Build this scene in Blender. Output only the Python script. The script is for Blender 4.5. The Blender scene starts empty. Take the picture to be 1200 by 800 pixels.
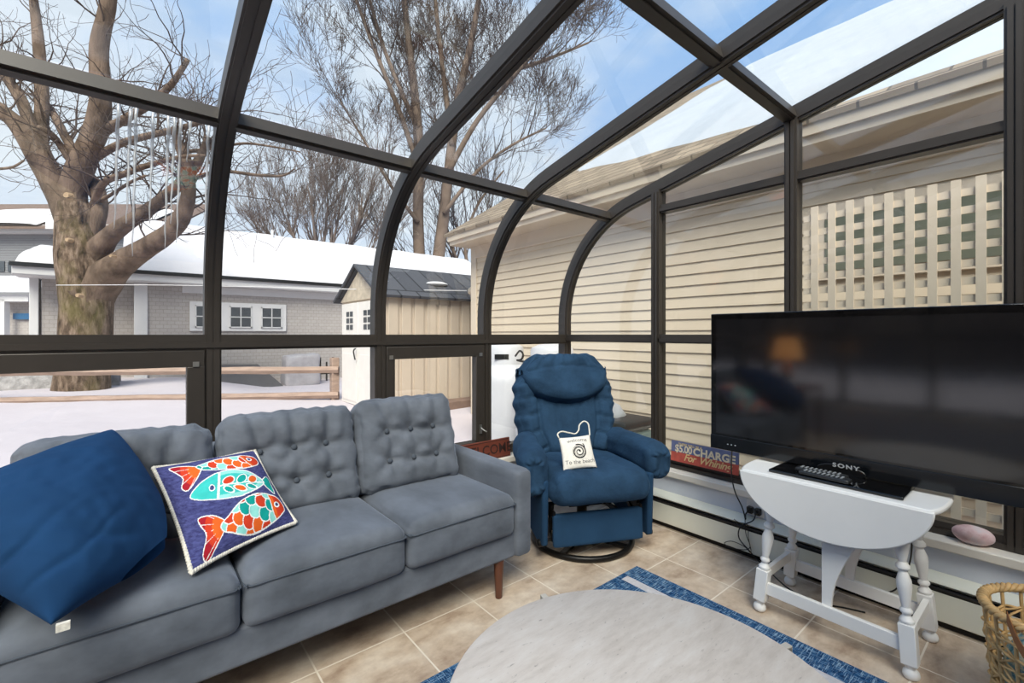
import bpy, bmesh, math, random
import numpy as np
from mathutils import Vector, Matrix, noise
R = math.radians
PI = math.pi
COL = bpy.context.scene.collection
rng = random.Random(7)

# ------------------------------------------------------------------ helpers
def lin(r, g=None, b=None):
    if g is None: r, g, b = r[:3]
    f = lambda c: (c/255/12.92) if c/255 <= .04045 else ((c/255+.055)/1.055)**2.4
    return (f(r), f(g), f(b), 1.0)

def wm(o):
    m = o.matrix_basis.copy()
    return m if o.parent is None else wm(o.parent) @ m

def tag(o, label=None, cat=None, group=None, kind=None):
    if label: o['label'] = label
    if cat: o['category'] = cat
    if group: o['group'] = group
    if kind: o['kind'] = kind
    return o

def thing(name, label, cat, loc=(0, 0, 0), group=None, kind=None):
    o = bpy.data.objects.new(name, None); COL.objects.link(o)
    o.location = loc; o.empty_display_size = .05
    return tag(o, label, cat, group, kind)

class MB:
    """collects geometry in world coordinates (through an optional frame T) and links it as ONE mesh object"""
    def __init__(s, T=None):
        s.v = []; s.f = []; s.mi = []; s.T = T; s.cur = 0
    def add(s, vs, fs):
        o = len(s.v)
        for p in vs:
            p = Vector(p)
            s.v.append(s.T @ p if s.T is not None else p)
        for f in fs:
            s.f.append(tuple(i+o for i in f)); s.mi.append(s.cur)
        return s
    def box(s, lo, hi, rot=None):
        x0, y0, z0 = lo; x1, y1, z1 = hi
        vs = [(x0,y0,z0),(x1,y0,z0),(x1,y1,z0),(x0,y1,z0),(x0,y0,z1),(x1,y0,z1),(x1,y1,z1),(x0,y1,z1)]
        if rot is not None:
            c = Vector(((x0+x1)/2, (y0+y1)/2, (z0+z1)/2))
            vs = [c + rot @ (Vector(p)-c) for p in vs]
        return s.add(vs, [(0,3,2,1),(4,5,6,7),(0,1,5,4),(1,2,6,5),(2,3,7,6),(3,0,4,7)])
    def beam(s, a, b, w, h, up=(0, 0, 1)):
        a, b = Vector(a), Vector(b); d = (b-a).normalized(); u = Vector(up)
        sx = d.cross(u).normalized(); u = sx.cross(d)
        vs = []
        for p in (a, b):
            for i, j in ((-1,-1),(1,-1),(1,1),(-1,1)): vs.append(p+sx*(i*w/2)+u*(j*h/2))
        return s.add(vs, [(3,2,1,0),(4,5,6,7),(0,1,5,4),(1,2,6,5),(2,3,7,6),(3,0,4,7)])
    def tube(s, pts, rad, n=8, caps=True, closed=False):
        pts = [Vector(p) for p in pts]; m = len(pts)
        if not hasattr(rad, '__len__'): rad = [rad]*m
        vs = []; fs = []; nrm = None
        for i, p in enumerate(pts):
            if closed: t = pts[(i+1) % m]-pts[i-1]
            else: t = pts[min(i+1, m-1)]-pts[max(i-1, 0)]
            if t.length < 1e-9: t = Vector((0, 0, 1))
            t.normalize()
            if nrm is None:
                nrm = t.cross(Vector((0, 0, 1)) if abs(t.z) < .9 else Vector((1, 0, 0)))
            nrm = nrm - t*nrm.dot(t)
            if nrm.length < 1e-6: nrm = t.cross(Vector((1, .3, .2)))
            nrm.normalize(); b = t.cross(nrm)
            for k in range(n):
                a = 2*PI*k/n
                vs.append(p + (nrm*math.cos(a)+b*math.sin(a))*rad[i])
        for i in range(m if closed else m-1):
            j = (i+1) % m
            for k in range(n):
                l = (k+1) % n
                fs.append((i*n+k, i*n+l, j*n+l, j*n+k))
        if caps and not closed:
            fs.append(tuple(reversed(range(n)))); fs.append(tuple(range((m-1)*n, m*n)))
        return s.add(vs, fs)
    def lathe(s, prof, c=(0, 0, 0), n=24, axis=None):
        """prof: [(radius, height)], about the z axis through c (or along AXIS)"""
        c = Vector(c); vs = []; fs = []; m = len(prof)
        q = Matrix.Identity(3) if axis is None else Vector((0, 0, 1)).rotation_difference(Vector(axis)).to_matrix()
        for r, z in prof:
            for k in range(n):
                a = 2*PI*k/n
                vs.append(c + q @ Vector((r*math.cos(a), r*math.sin(a), z)))
        for i in range(m-1):
            for k in range(n):
                l = (k+1) % n
                fs.append((i*n+k, i*n+l, (i+1)*n+l, (i+1)*n+k))
        fs.append(tuple(reversed(range(n)))); fs.append(tuple(range((m-1)*n, m*n)))
        return s.add(vs, fs)
    def prism(s, poly, ext):
        n = len(poly); e = Vector(ext)
        vs = [Vector(p) for p in poly]; vs += [p+e for p in vs]
        fs = [tuple(reversed(range(n))), tuple(range(n, 2*n))]
        fs += [(i, (i+1) % n, n+(i+1) % n, n+i) for i in range(n)]
        return s.add(vs, fs)
    def grid(s, fn, nu, nv, cu=False, cv=False):
        U = nu if cu else nu+1; V = nv if cv else nv+1
        vs = [fn(i/nu, j/nv) for i in range(U) for j in range(V)]
        fs = []
        for i in range(nu):
            for j in range(nv):
                a, b = (i+1) % U, (j+1) % V
                fs.append((i*V+j, a*V+j, a*V+b, i*V+b))
        return s.add(vs, fs)
    def soft(s, c, size, r, n=14, fn=None):
        """rounded box (centre, size, edge radius); FN(local point, unit point) moves the points"""
        c = Vector(c); hx, hy, hz = [q/2 for q in size]; h = Vector((hx, hy, hz))
        def sub(t):                                   # denser towards the edges
            return math.sin(t*PI/2)*.6+t*.4
        key = {}; vs = []; fs = []
        rr = [min(r, hx, hy, hz)]*3
        def vert(u):
            k = tuple(round(q, 5) for q in u)
            if k in key: return key[k]
            p = Vector((u[0]*hx, u[1]*hy, u[2]*hz))
            inn = Vector([max(-(h[i]-rr[i]), min(h[i]-rr[i], p[i])) for i in range(3)])
            d = p-inn
            if d.length > 1e-9: p = inn + d.normalized()*rr[0]
            if fn: p = Vector(fn(p, Vector(u)))
            vs.append(c+p); key[k] = len(vs)-1
            return key[k]
        g = [sub(-1+2*i/n) for i in range(n+1)]
        for ax in range(3):
            for sg in (-1, 1):
                for i in range(n):
                    for j in range(n):
                        q = []
                        for di, dj in ((0,0),(1,0),(1,1),(0,1)):
                            u = [0, 0, 0]; u[ax] = sg; u[(ax+1) % 3] = g[i+di]; u[(ax+2) % 3] = g[j+dj]
                            q.append(vert(u))
                        fs.append(tuple(q) if sg > 0 else tuple(reversed(q)))
        return s.add(vs, fs)
    def ball(s, c, r, nu=16, nv=10, fn=None):
        c = Vector(c); r = r if hasattr(r, '__len__') else (r, r, r)
        vs = []; fs = []
        for j in range(nv+1):
            th = PI*j/nv
            for i in range(nu):
                a = 2*PI*i/nu
                p = Vector((r[0]*math.sin(th)*math.cos(a), r[1]*math.sin(th)*math.sin(a), r[2]*math.cos(th)))
                if fn: p = fn(p)
                vs.append(c+p)
        for j in range(nv):
            for i in range(nu):
                k = (i+1) % nu
                fs.append((j*nu+i, (j+1)*nu+i, (j+1)*nu+k, j*nu+k))
        return s.add(vs, fs)
    def build(s, name, mats, parent=None, smooth=True, angle=40, bevel=0, recalc=True, weld=True):
        me = bpy.data.meshes.new(name)
        vs = s.v
        if parent is not None:
            inv = wm(parent).inverted()
            vs = [inv @ p for p in s.v]
        me.from_pydata([tuple(p) for p in vs], [], s.f)
        mats = mats if isinstance(mats, (list, tuple)) else [mats]
        for m in mats: me.materials.append(m)
        if len(mats) > 1: me.polygons.foreach_set('material_index', s.mi)
        if recalc:
            bm = bmesh.new(); bm.from_mesh(me)
            if weld: bmesh.ops.remove_doubles(bm, verts=bm.verts, dist=1e-6)
            bmesh.ops.recalc_face_normals(bm, faces=bm.faces)
            bm.to_mesh(me); bm.free()
        if smooth:
            me.polygons.foreach_set('use_smooth', [True]*len(me.polygons))
            me.set_sharp_from_angle(angle=R(angle))
        me.update()
        o = bpy.data.objects.new(name, me); COL.objects.link(o)
        if parent is not None: o.parent = parent
        if bevel:
            b = o.modifiers.new('edge', 'BEVEL'); b.width = bevel; b.segments = 2; b.limit_method = 'ANGLE'; b.angle_limit = R(50)
        return o

def text_geo(s, size=1.0, bold=0.0, shear=0.0, space=1.0):
    """the letters as flat polygons: (vertices, faces), centred on x, baseline at 0"""
    cu = bpy.data.curves.new('t', 'FONT'); cu.body = s; cu.size = size; cu.align_x = 'CENTER'
    cu.offset = bold; cu.shear = shear; cu.space_character = space; cu.resolution_u = 3
    o = bpy.data.objects.new('t', cu); COL.objects.link(o)
    bpy.context.view_layer.update()
    me = bpy.data.meshes.new_from_object(o.evaluated_get(bpy.context.evaluated_depsgraph_get()))
    vs = [v.co.copy() for v in me.vertices]; fs = [tuple(p.vertices) for p in me.polygons]
    bpy.data.objects.remove(o); bpy.data.meshes.remove(me); bpy.data.curves.remove(cu)
    return vs, fs

# ------------------------------------------------------------------ materials
def newmat(name):
    m = bpy.data.materials.new(name); m.use_nodes = True
    nt = m.node_tree
    return m, nt, nt.nodes['Principled BSDF'], nt.nodes['Material Output']

def sock(nt, a, b): nt.links.new(a, b)

def coords(nt, scale=(1, 1, 1), kind='Object', loc=(0, 0, 0), rot=(0, 0, 0)):
    tc = nt.nodes.new('ShaderNodeTexCoord'); mp = nt.nodes.new('ShaderNodeMapping')
    mp.inputs['Scale'].default_value = scale; mp.inputs['Location'].default_value = loc; mp.inputs['Rotation'].default_value = rot
    sock(nt, tc.outputs[kind], mp.inputs['Vector'])
    return mp.outputs['Vector']

def noise_tex(nt, vec, scale, detail=4, rough=.55):
    n = nt.nodes.new('ShaderNodeTexNoise'); n.inputs['Scale'].default_value = scale
    n.inputs['Detail'].default_value = detail; n.inputs['Roughness'].default_value = rough
    sock(nt, vec, n.inputs['Vector'])
    return n.outputs['Fac']

def ramp(nt, fac, stops):
    r = nt.nodes.new('ShaderNodeValToRGB'); e = r.color_ramp.elements
    while len(e) < len(stops): e.new(.5)
    for el, (p, c) in zip(e, stops): el.position = p; el.color = c
    sock(nt, fac, r.inputs['Fac'])
    return r.outputs['Color']

def mixc(nt, fac, a, b, mode='MIX'):
    m = nt.nodes.new('ShaderNodeMix'); m.data_type = 'RGBA'; m.blend_type = mode
    for i, q in ((0, fac), (6, a), (7, b)):
        if hasattr(q, 'links'): sock(nt, q, m.inputs[i])
        else: m.inputs[i].default_value = q
    return m.outputs[2]

def bump(nt, bsdf, h, strength=.3, dist=.01):
    b = nt.nodes.new('ShaderNodeBump'); b.inputs['Strength'].default_value = strength; b.inputs['Distance'].default_value = dist
    sock(nt, h, b.inputs['Height']); sock(nt, b.outputs['Normal'], bsdf.inputs['Normal'])

def sc3(c, k): return (min(1, c[0]*k), min(1, c[1]*k), min(1, c[2]*k), 1)

def mat(name, c, rough=.5, metal=0, var=.08, vscale=6, bs=None, bstr=.2, bdist=.004, sheen=0, spec=.5, stretch=(1, 1, 1), coat=0):
    m, nt, b, _ = newmat(name)
    c = lin(c) if max(c[:3]) > 1 else c
    v = coords(nt, stretch)
    if var:
        f = noise_tex(nt, v, vscale)
        sock(nt, ramp(nt, f, [(.3, sc3(c, 1-var)), (.7, sc3(c, 1+var))]), b.inputs['Base Color'])
    else: b.inputs['Base Color'].default_value = c
    b.inputs['Roughness'].default_value = rough; b.inputs['Metallic'].default_value = metal
    b.inputs['Specular IOR Level'].default_value = spec
    b.inputs['Coat Weight'].default_value = coat
    if sheen:
        b.inputs['Sheen Weight'].default_value = sheen; b.inputs['Sheen Roughness'].default_value = .4
        b.inputs['Sheen Tint'].default_value = sc3(c, 3)
    if bs: bump(nt, b, noise_tex(nt, v, bs, 3), bstr, bdist)
    return m

def glass_mat(name, tint=(.96, .985, .97, 1), f0=.058, rough=0.0):
    m, nt, b, out = newmat(name); nt.nodes.remove(b)
    tr = nt.nodes.new('ShaderNodeBsdfTransparent'); tr.inputs['Color'].default_value = tint
    gl = nt.nodes.new('ShaderNodeBsdfGlossy'); gl.inputs['Roughness'].default_value = rough
    lw = nt.nodes.new('ShaderNodeLayerWeight'); lw.inputs['Blend'].default_value = .5
    p = nt.nodes.new('ShaderNodeMath'); p.operation = 'POWER'; p.inputs[1].default_value = 5
    ma = nt.nodes.new('ShaderNodeMath'); ma.operation = 'MULTIPLY_ADD'; ma.inputs[1].default_value = 1-f0; ma.inputs[2].default_value = f0
    mx = nt.nodes.new('ShaderNodeMixShader')
    sock(nt, lw.outputs['Facing'], p.inputs[0]); sock(nt, p.outputs[0], ma.inputs[0]); sock(nt, ma.outputs[0], mx.inputs[0])
    sock(nt, tr.outputs[0], mx.inputs[1]); sock(nt, gl.outputs[0], mx.inputs[2]); sock(nt, mx.outputs[0], out.inputs['Surface'])
    return m

bronze = mat('dark bronze aluminium', (60, 54, 49), .42, .15, .06, 20, spec=.6)
glass = glass_mat('clear glazing')
white_paint = mat('white paint', (232, 231, 230), .45, var=.02)
sill_paint = mat('warm white sill', (236, 230, 220), .4, var=.03)
wall_paint = mat('shade tinted white paint', (205, 210, 222), .6, var=.02)  # white wall paint with cool shade put into its colour
heater_paint = mat('cream heater enamel', (226, 226, 214), .4, var=.02)
black = mat('black plastic', (16, 16, 17), .35, var=0)
gloss_black = mat('piano black', (8, 8, 9), .06, var=0, coat=.3)
dark_metal = mat('dark steel', (30, 28, 27), .38, .6, .05)
chrome = mat('brushed metal', (190, 188, 184), .3, .9, .03)
walnut = mat('walnut leg', (92, 52, 34), .4, var=.25, vscale=12, stretch=(6, 6, 1))
velvet = mat('slate grey velvet', (101, 106, 115), .85, var=.3, vscale=6, bs=9, bstr=.3, bdist=.012, sheen=.6, spec=.2, stretch=(1, .6, 1.4))
velvet_seam = mat('grey seam', (78, 84, 93), .9, var=.05, spec=.2)
denim = mat('blue corduroy', (39, 64, 89), .9, var=.25, vscale=9, bs=60, bstr=.5, bdist=.006, sheen=.25, spec=.15)
denim_dark = mat('blue suede panel', (34, 62, 90), .9, var=.12, vscale=8, sheen=.2, spec=.15)
navy = mat('navy pillow cloth', (26, 60, 98), .9, var=.14, vscale=6, bs=14, bstr=.25, bdist=.01, sheen=.15, spec=.15)
snow = mat('snow', (212, 208, 209), .8, var=.015, vscale=3, bs=1.2, bstr=.35, bdist=.08, spec=.2)

snow_yard = mat('pinkish yard snow', (192, 183, 186), .85, var=.03, vscale=1.2, bs=2.2, bstr=.35, bdist=.06, spec=.15)  # slightly darker, pinkish snow tone for the yard
def tile_mat():
    m, nt, b, _ = newmat('beige ceramic tile')
    T = .338
    v = coords(nt, loc=(-2.185+T*20, -1.358+T*20, 0))
    br = nt.nodes.new('ShaderNodeTexBrick'); br.offset = 0; br.squash = 1
    for k, q in (('Scale', 1), ('Mortar Size', .0036), ('Mortar Smooth', .2), ('Brick Width', T), ('Row Height', T), ('Bias', 0)): br.inputs[k].default_value = q
    br.inputs['Color1'].default_value = (.94, .94, .94, 1); br.inputs['Color2'].default_value = (1.06, 1.05, 1.04, 1); br.inputs['Mortar'].default_value = (1, 1, 1, 1)
    sock(nt, v, br.inputs['Vector'])
    n1 = noise_tex(nt, coords(nt, (1, 1.6, 1)), 5, 6, .62); n2 = noise_tex(nt, coords(nt), 22, 4, .6)
    c1 = ramp(nt, n1, [(.3, lin(160, 136, 116)), (.47, lin(200, 180, 159)), (.66, lin(220, 205, 187))])
    c2 = ramp(nt, n2, [(.32, (.86, .84, .84, 1)), (.6, (1, 1, 1, 1))])
    c = mixc(nt, 1.0, c1, c2, 'MULTIPLY')
    c = mixc(nt, 1.0, c, br.outputs['Color'], 'MULTIPLY')
    c = mixc(nt, br.outputs['Fac'], c, lin(232, 220, 204))
    sock(nt, c, b.inputs['Base Color'])
    b.inputs['Roughness'].default_value = .38
    inv = nt.nodes.new('ShaderNodeMath'); inv.operation = 'SUBTRACT'; inv.inputs[0].default_value = 1
    sock(nt, br.outputs['Fac'], inv.inputs[1]); bump(nt, b, inv.outputs[0], .4, .002)
    return m
tile = tile_mat()

def travertine():
    m, nt, b, _ = newmat('pale travertine laminate')
    v = coords(nt, (2.2, 9, 1), rot=(0, 0, R(38)))
    n1 = noise_tex(nt, v, 3, 8, .7); n2 = noise_tex(nt, coords(nt, (6, 16, 1), rot=(0, 0, R(38))), 7, 5, .7)
    c = ramp(nt, n1, [(.3, lin(202, 189, 177)), (.5, lin(220, 208, 197)), (.7, lin(231, 222, 213))])
    c = mixc(nt, ramp(nt, n2, [(.27, (1, 1, 1, 1)), (.38, (0, 0, 0, 1))]), c, lin(160, 148, 138))
    sock(nt, c, b.inputs['Base Color']); b.inputs['Roughness'].default_value = .45
    return m
travert = travertine()

def rug_mat():
    m, nt, b, _ = newmat('denim blue woven rug')
    n1 = noise_tex(nt, coords(nt, (230, 18, 1)), 1, 3, .6); n2 = noise_tex(nt, coords(nt, (18, 230, 1)), 1, 3, .6)
    t1 = ramp(nt, n1, [(.54, (0, 0, 0, 1)), (.62, (1, 1, 1, 1))]); t2 = ramp(nt, n2, [(.54, (0, 0, 0, 1)), (.62, (1, 1, 1, 1))])
    n3 = noise_tex(nt, coords(nt), 90, 3, .6)
    base = ramp(nt, n3, [(.35, lin(16, 46, 84)), (.65, lin(44, 88, 130))])
    c = mixc(nt, t1, base, lin(110, 142, 172)); c = mixc(nt, t2, c, lin(140, 166, 188))
    sock(nt, c, b.inputs['Base Color']); b.inputs['Roughness'].default_value = .95; b.inputs['Specular IOR Level'].default_value = .1
    bump(nt, b, n1, .4, .003)
    return m
rug_blue = rug_mat()

def shingle_mat(name, c1, c2, w, h, mortar, offset=.5, axes='xz', mcol=None):
    m, nt, b, _ = newmat(name)
    tc = nt.nodes.new('ShaderNodeTexCoord'); sp = nt.nodes.new('ShaderNodeSeparateXYZ'); cb = nt.nodes.new('ShaderNodeCombineXYZ')
    sock(nt, tc.outputs['Object'], sp.inputs[0])
    for i, a in enumerate(axes): sock(nt, sp.outputs['XYZ'.index(a.upper())], cb.inputs[i])
    br = nt.nodes.new('ShaderNodeTexBrick'); br.offset = offset
    for k, q in (('Scale', 1), ('Mortar Size', mortar), ('Mortar Smooth', .3), ('Brick Width', w), ('Row Height', h)): br.inputs[k].default_value = q
    br.inputs['Color1'].default_value = lin(c1); br.inputs['Color2'].default_value = lin(c2)
    br.inputs['Mortar'].default_value = lin(mcol or tuple(q*.72 for q in c1))
    sock(nt, cb.outputs[0], br.inputs['Vector']); sock(nt, br.outputs['Color'], b.inputs['Base Color'])
    b.inputs['Roughness'].default_value = .85; b.inputs['Specular IOR Level'].default_value = .2
    return m
grey_shingle = shingle_mat('grey cedar shingles', (168, 161, 156), (175, 168, 163), .17, .105, .006, mcol=(144, 138, 134))
grey_lap = shingle_mat('grey lap siding', (128, 128, 130), (131, 131, 133), 40, .14, .012)
roof_shingle = shingle_mat('grey asphalt shingles', (128, 114, 98), (156, 140, 120), .3, .1, .01, axes='yz')
shed_roof_m = shingle_mat('charcoal shed roofing', (74, 75, 80), (84, 85, 90), .34, .9, .016, axes='xy', mcol=(44, 45, 48))
cream_siding = mat('cream clapboard paint', (205, 190, 168), .7, var=.03, vscale=2, spec=.2)
cream_trim = mat('cream trim paint', (206, 192, 173), .65, var=.02, spec=.2)
shed_wall = mat('beige shed plastic', (186, 171, 154), .6, var=.05, vscale=2)
shed_door = mat('pale shed door', (228, 222, 214), .6, var=.04)
ext_white = mat('white exterior trim', (206, 204, 203), .6, var=.02)
window_dark = mat('dark window', (74, 78, 82), .15, var=.1)
brown_roof = mat('brown roof', (110, 92, 82), .9, var=.12, vscale=3)
fence_wood = mat('split cedar rail', (156, 134, 120), .85, var=.2, vscale=4, stretch=(1, 1, 6), spec=.2)
bark = mat('maple bark', (112, 95, 82), .95, var=.5, vscale=2.2, bs=7, bstr=.7, bdist=.06, stretch=(1.6, 1.6, .6), spec=.1)
bark_far = mat('grey brown bark', (120, 104, 92), .95, var=.15, vscale=1.5, spec=.1)
bark_haze = mat('pale far bark', (116, 103, 96), .95, var=.12, vscale=1.5, spec=.1)
bark_twig = mat('brown twig bark', (88, 76, 70), .95, var=.15, vscale=1.5, spec=.1)
tank_white = mat('white tank enamel', (196, 196, 199), .35, var=.02)
lattice_paint = mat('cream lattice', (212, 197, 178), .7, var=.03)
plastic_tarp = mat('grey tarp', (160, 156, 158), .6, var=.12, vscale=5, bs=6, bstr=.6, bdist=.05)
rattan = mat('golden rattan', (204, 166, 112), .55, var=.3, vscale=30)
leather = mat('tan leather', (150, 98, 58), .55, var=.1, vscale=12)
cord_m = mat('twisted cord', (226, 220, 208), .9, var=.2, vscale=120, spec=.2)

# ------------------------------------------------------------------ camera
F, CX, HY, H = 534.8, 600.0, 391.5, 1.2
AZ = math.atan(650/F); SA, CA = math.sin(AZ), math.cos(AZ)
def ray(px, py):
    l = (px-CX)/F
    return Vector((CA+l*SA, SA-l*CA, (HY-py)/F))
def P(px, py, d=None, z=None, X=None, Y=None):
    """the place behind a spot of the photograph, at a depth or on a plane"""
    r = ray(px, py)
    t = d if d is not None else (z-H)/r.z if z is not None else X/r.x if X is not None else Y/r.y
    return Vector((0, 0, H)) + r*t
cam = bpy.data.cameras.new('camera'); cam.sensor_width = 36; cam.lens = 36*F/1200
cam.shift_y = -(400-HY)/1200
cam.clip_start = .02; cam.clip_end = 300
co = bpy.data.objects.new('camera', cam); COL.objects.link(co)
co.location = (0, 0, H); co.rotation_euler = (R(90), 0, -math.atan2(CA, SA))
bpy.context.scene.camera = co

# ------------------------------------------------------------------ the sunroom shell
YF, XE, XL, YB = 2.592, 2.70, -2.15, -1.62            # front glazing, end gables, house wall
RIBX = [2.7, 1.892, 1.11, .28, -.53, -1.34, -2.15]
MULY = [1.735, .923, .129, -.68]
S = .222; TH = math.atan(S); RAD = .84; ZS = 1.30     # roof slope, eave curve
L = RAD*math.tan((PI/2-TH)/2)
def zroof(y): return 2.079 + S*(2.141-y)
YA = YF-RAD                                            # centre of the eave curve
# make the curve tangent to both lines
zi = zroof(YF); ZS = zi-L; ZC = ZS
def rib_path(y_end=YB, z0=.34):
    p = [(YF, z0), (YF, .9), (YF, ZS)]
    n = 16
    for i in range(1, n+1):
        a = (PI/2-TH)*i/n
        p.append((YA+RAD*math.cos(a), ZC+RAD*math.sin(a)))
    y1 = p[-1][0]
    for k in range(1, 6):
        y = y1+(y_end-y1)*k/5
        p.append((y, zroof(y)))
    return p
PATH = rib_path()
def curve_z(y):                                        # height of the rib line at y
    if y < YA+RAD*math.cos(PI/2-TH): return zroof(y)
    q = min(1, (y-YA)/RAD)
    return ZC+RAD*math.sqrt(max(0, 1-q*q))
def path_frame(pts):
    out = []
    for i, (y, z) in enumerate(pts):
        a = pts[max(i-1, 0)]; b = pts[min(i+1, len(pts)-1)]
        t = Vector((b[0]-a[0], b[1]-a[1])).normalized()
        out.append((Vector((y, z)), Vector((-t.y, t.x))))  # normal towards the room
    return out
def sweep(mb, xs, prof, pts):
    """prof: closed polygon of (x offset, offset into the room)"""
    fr = path_frame(pts); n = len(prof); vs = []; fs = []
    for p, nr in fr:
        for (ox, on) in prof:
            q = p+nr*on
            vs.append((xs+ox, q.x, q.y))
    for i in range(len(fr)-1):
        for k in range(n):
            l = (k+1) % n
            fs.append((i*n+k, i*n+l, (i+1)*n+l, (i+1)*n+k))
    fs.append(tuple(range(n))); fs.append(tuple(range((len(fr)-1)*n, len(fr)*n)))
    mb.add(vs, fs)
PROF = [(-.034, -.05), (.034, -.05), (.034, .022), (.026, .024), (.026, .034), (.004, .034), (.004, .031), (-.004, .031), (-.004, .034), (-.026, .034), (-.026, .024), (-.034, .022)]
trim_n = [0]
def struct(o, name_label, cat='frame'):
    return tag(o, name_label, cat, kind='structure')
def trim(mb, label, cat='frame', bevel=0, mats=None, angle=30):
    trim_n[0] += 1
    o = mb.build('trim_%d' % trim_n[0], mats or bronze, smooth=True, angle=angle, bevel=bevel)
    return tag(o, label, cat, kind='structure')
ordn = ['at the end gable', 'behind the blue recliner', 'behind the grey sofa right seat', 'behind the fish cushion', 'beyond the sofa', 'near the far gable', 'at the far gable']
for i, x in enumerate(RIBX):
    mb = MB(); sweep(mb, x, PROF, PATH)
    trim(mb, 'dark bronze curved rib rising to the roof, ' + ordn[i].replace(' right', ''), 'rib')
# purlins and the front rail
def cross_bar(y, off, w, dpt, label):
    t = Vector((0, 1, -S)).normalized(); nr = Vector((0, -S, -1)).normalized()
    c = Vector((0, y, curve_z(y)))
    mb = MB()
    a = c+nr*off
    mb.beam(a+Vector((XL, 0, 0)), a+Vector((XE, 0, 0)), w, dpt, up=nr)
    mb.beam(a+nr*(dpt/2+.004)+Vector((XL, 0, 0)), a+nr*(dpt/2+.004)+Vector((XE, 0, 0)), w*.5, .012, up=nr)
    trim(mb, label, 'purlin')
cross_bar(2.141, -.012, .062, .05, 'dark bronze purlin where the curved eave meets the roof')
cross_bar(.93, -.006, .062, .05, 'dark bronze purlin across the middle of the glass roof')
cross_bar(-.4, -.006, .062, .05, 'dark bronze purlin high on the roof by the house')
def bar_front(z0, z1, label, d=.03):
    mb = MB(); mb.box((XL, YF-d, z0), (XE, YF+.04, z1)); mb.box((XL, YF-d-.01, z0+.012), (XE, YF-d, (z0+z1)/2))
    trim(mb, label, 'rail')
bar_front(1.125, 1.198, 'dark bronze horizontal rail along the front glazing')
bar_front(.345, .405, 'dark bronze bottom rail of the front glazing')
for X, nm in ((XE, 'end'), (XL, 'far')):
    sgn = -1 if X > 0 else 1
    mb = MB()
    mb.box((X-.035, YB, 1.142), (X+.035, YF, 1.198)); mb.box((X-.045, YB, 1.15), (X+.035, YF, 1.172))
    trim(mb, 'dark bronze horizontal rail across the %s gable at eye level' % nm, 'rail')
    mb = MB(); mb.box((X-.04, YB, .345), (X+.04, YF, .40)); mb.box((X-.05, YB, .345), (X+.05, YF, .37))
    trim(mb, 'dark bronze bottom rail of the %s gable glazing' % nm, 'rail')
    mb = MB(); mb.box((X-.032, YB, 2.0), (X+.032, MULY[0], 2.052)); mb.box((X-.042, YB, 2.008), (X+.04, MULY[0], 2.028))
    trim(mb, 'dark bronze upper rail across the %s gable' % nm, 'rail')
    for k, y in enumerate(MULY):
        mb = MB()
        mb.box((X-.045, y-.03, .35), (X+.035, y+.03, curve_z(y)-.01)); mb.box((X-.055, y-.02, .35), (X-.045, y-.003, curve_z(y)-.03)); mb.box((X-.055, y+.003, .35), (X-.045, y+.02, curve_z(y)-.03))
        trim(mb, '%s dark bronze mullion of the %s gable counting from the curved eave' % (('first', 'second', 'third', 'fourth')[k], nm), 'mullion')

# glazing: one window per bay
win_n = [0]
def window(label):
    win_n[0] += 1
    return thing('window_%d' % win_n[0], label, 'window', kind='structure')
def pane_x(parent, x0, x1, pts, off=-.012, th=.006, name='pane'):
    mb = MB(); fr = path_frame(pts); vs = []; fs = []
    for p, nr in fr:
        for xx, o in ((x0, off), (x1, off), (x1, off-th), (x0, off-th)):
            q = p+nr*o; vs.append((xx, q.x, q.y))
    for i in range(len(fr)-1):
        for k in range(4): fs.append((i*4+k, i*4+(k+1) % 4, i*4+4+(k+1) % 4, i*4+4+k))
    fs += [(0, 1, 2, 3), tuple(range(len(fr)*4-4, len(fr)*4))]
    mb.add(vs, fs); return mb.build(name, glass, parent, angle=30)
bay_names = ['behind the blue recliner', 'behind the sofa arm, with an opening sash', 'behind the middle sofa cushion', 'behind the big blue pillow, with an opening sash', 'past the end of the sofa', 'beside the far gable']
handle_m = chrome
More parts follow.
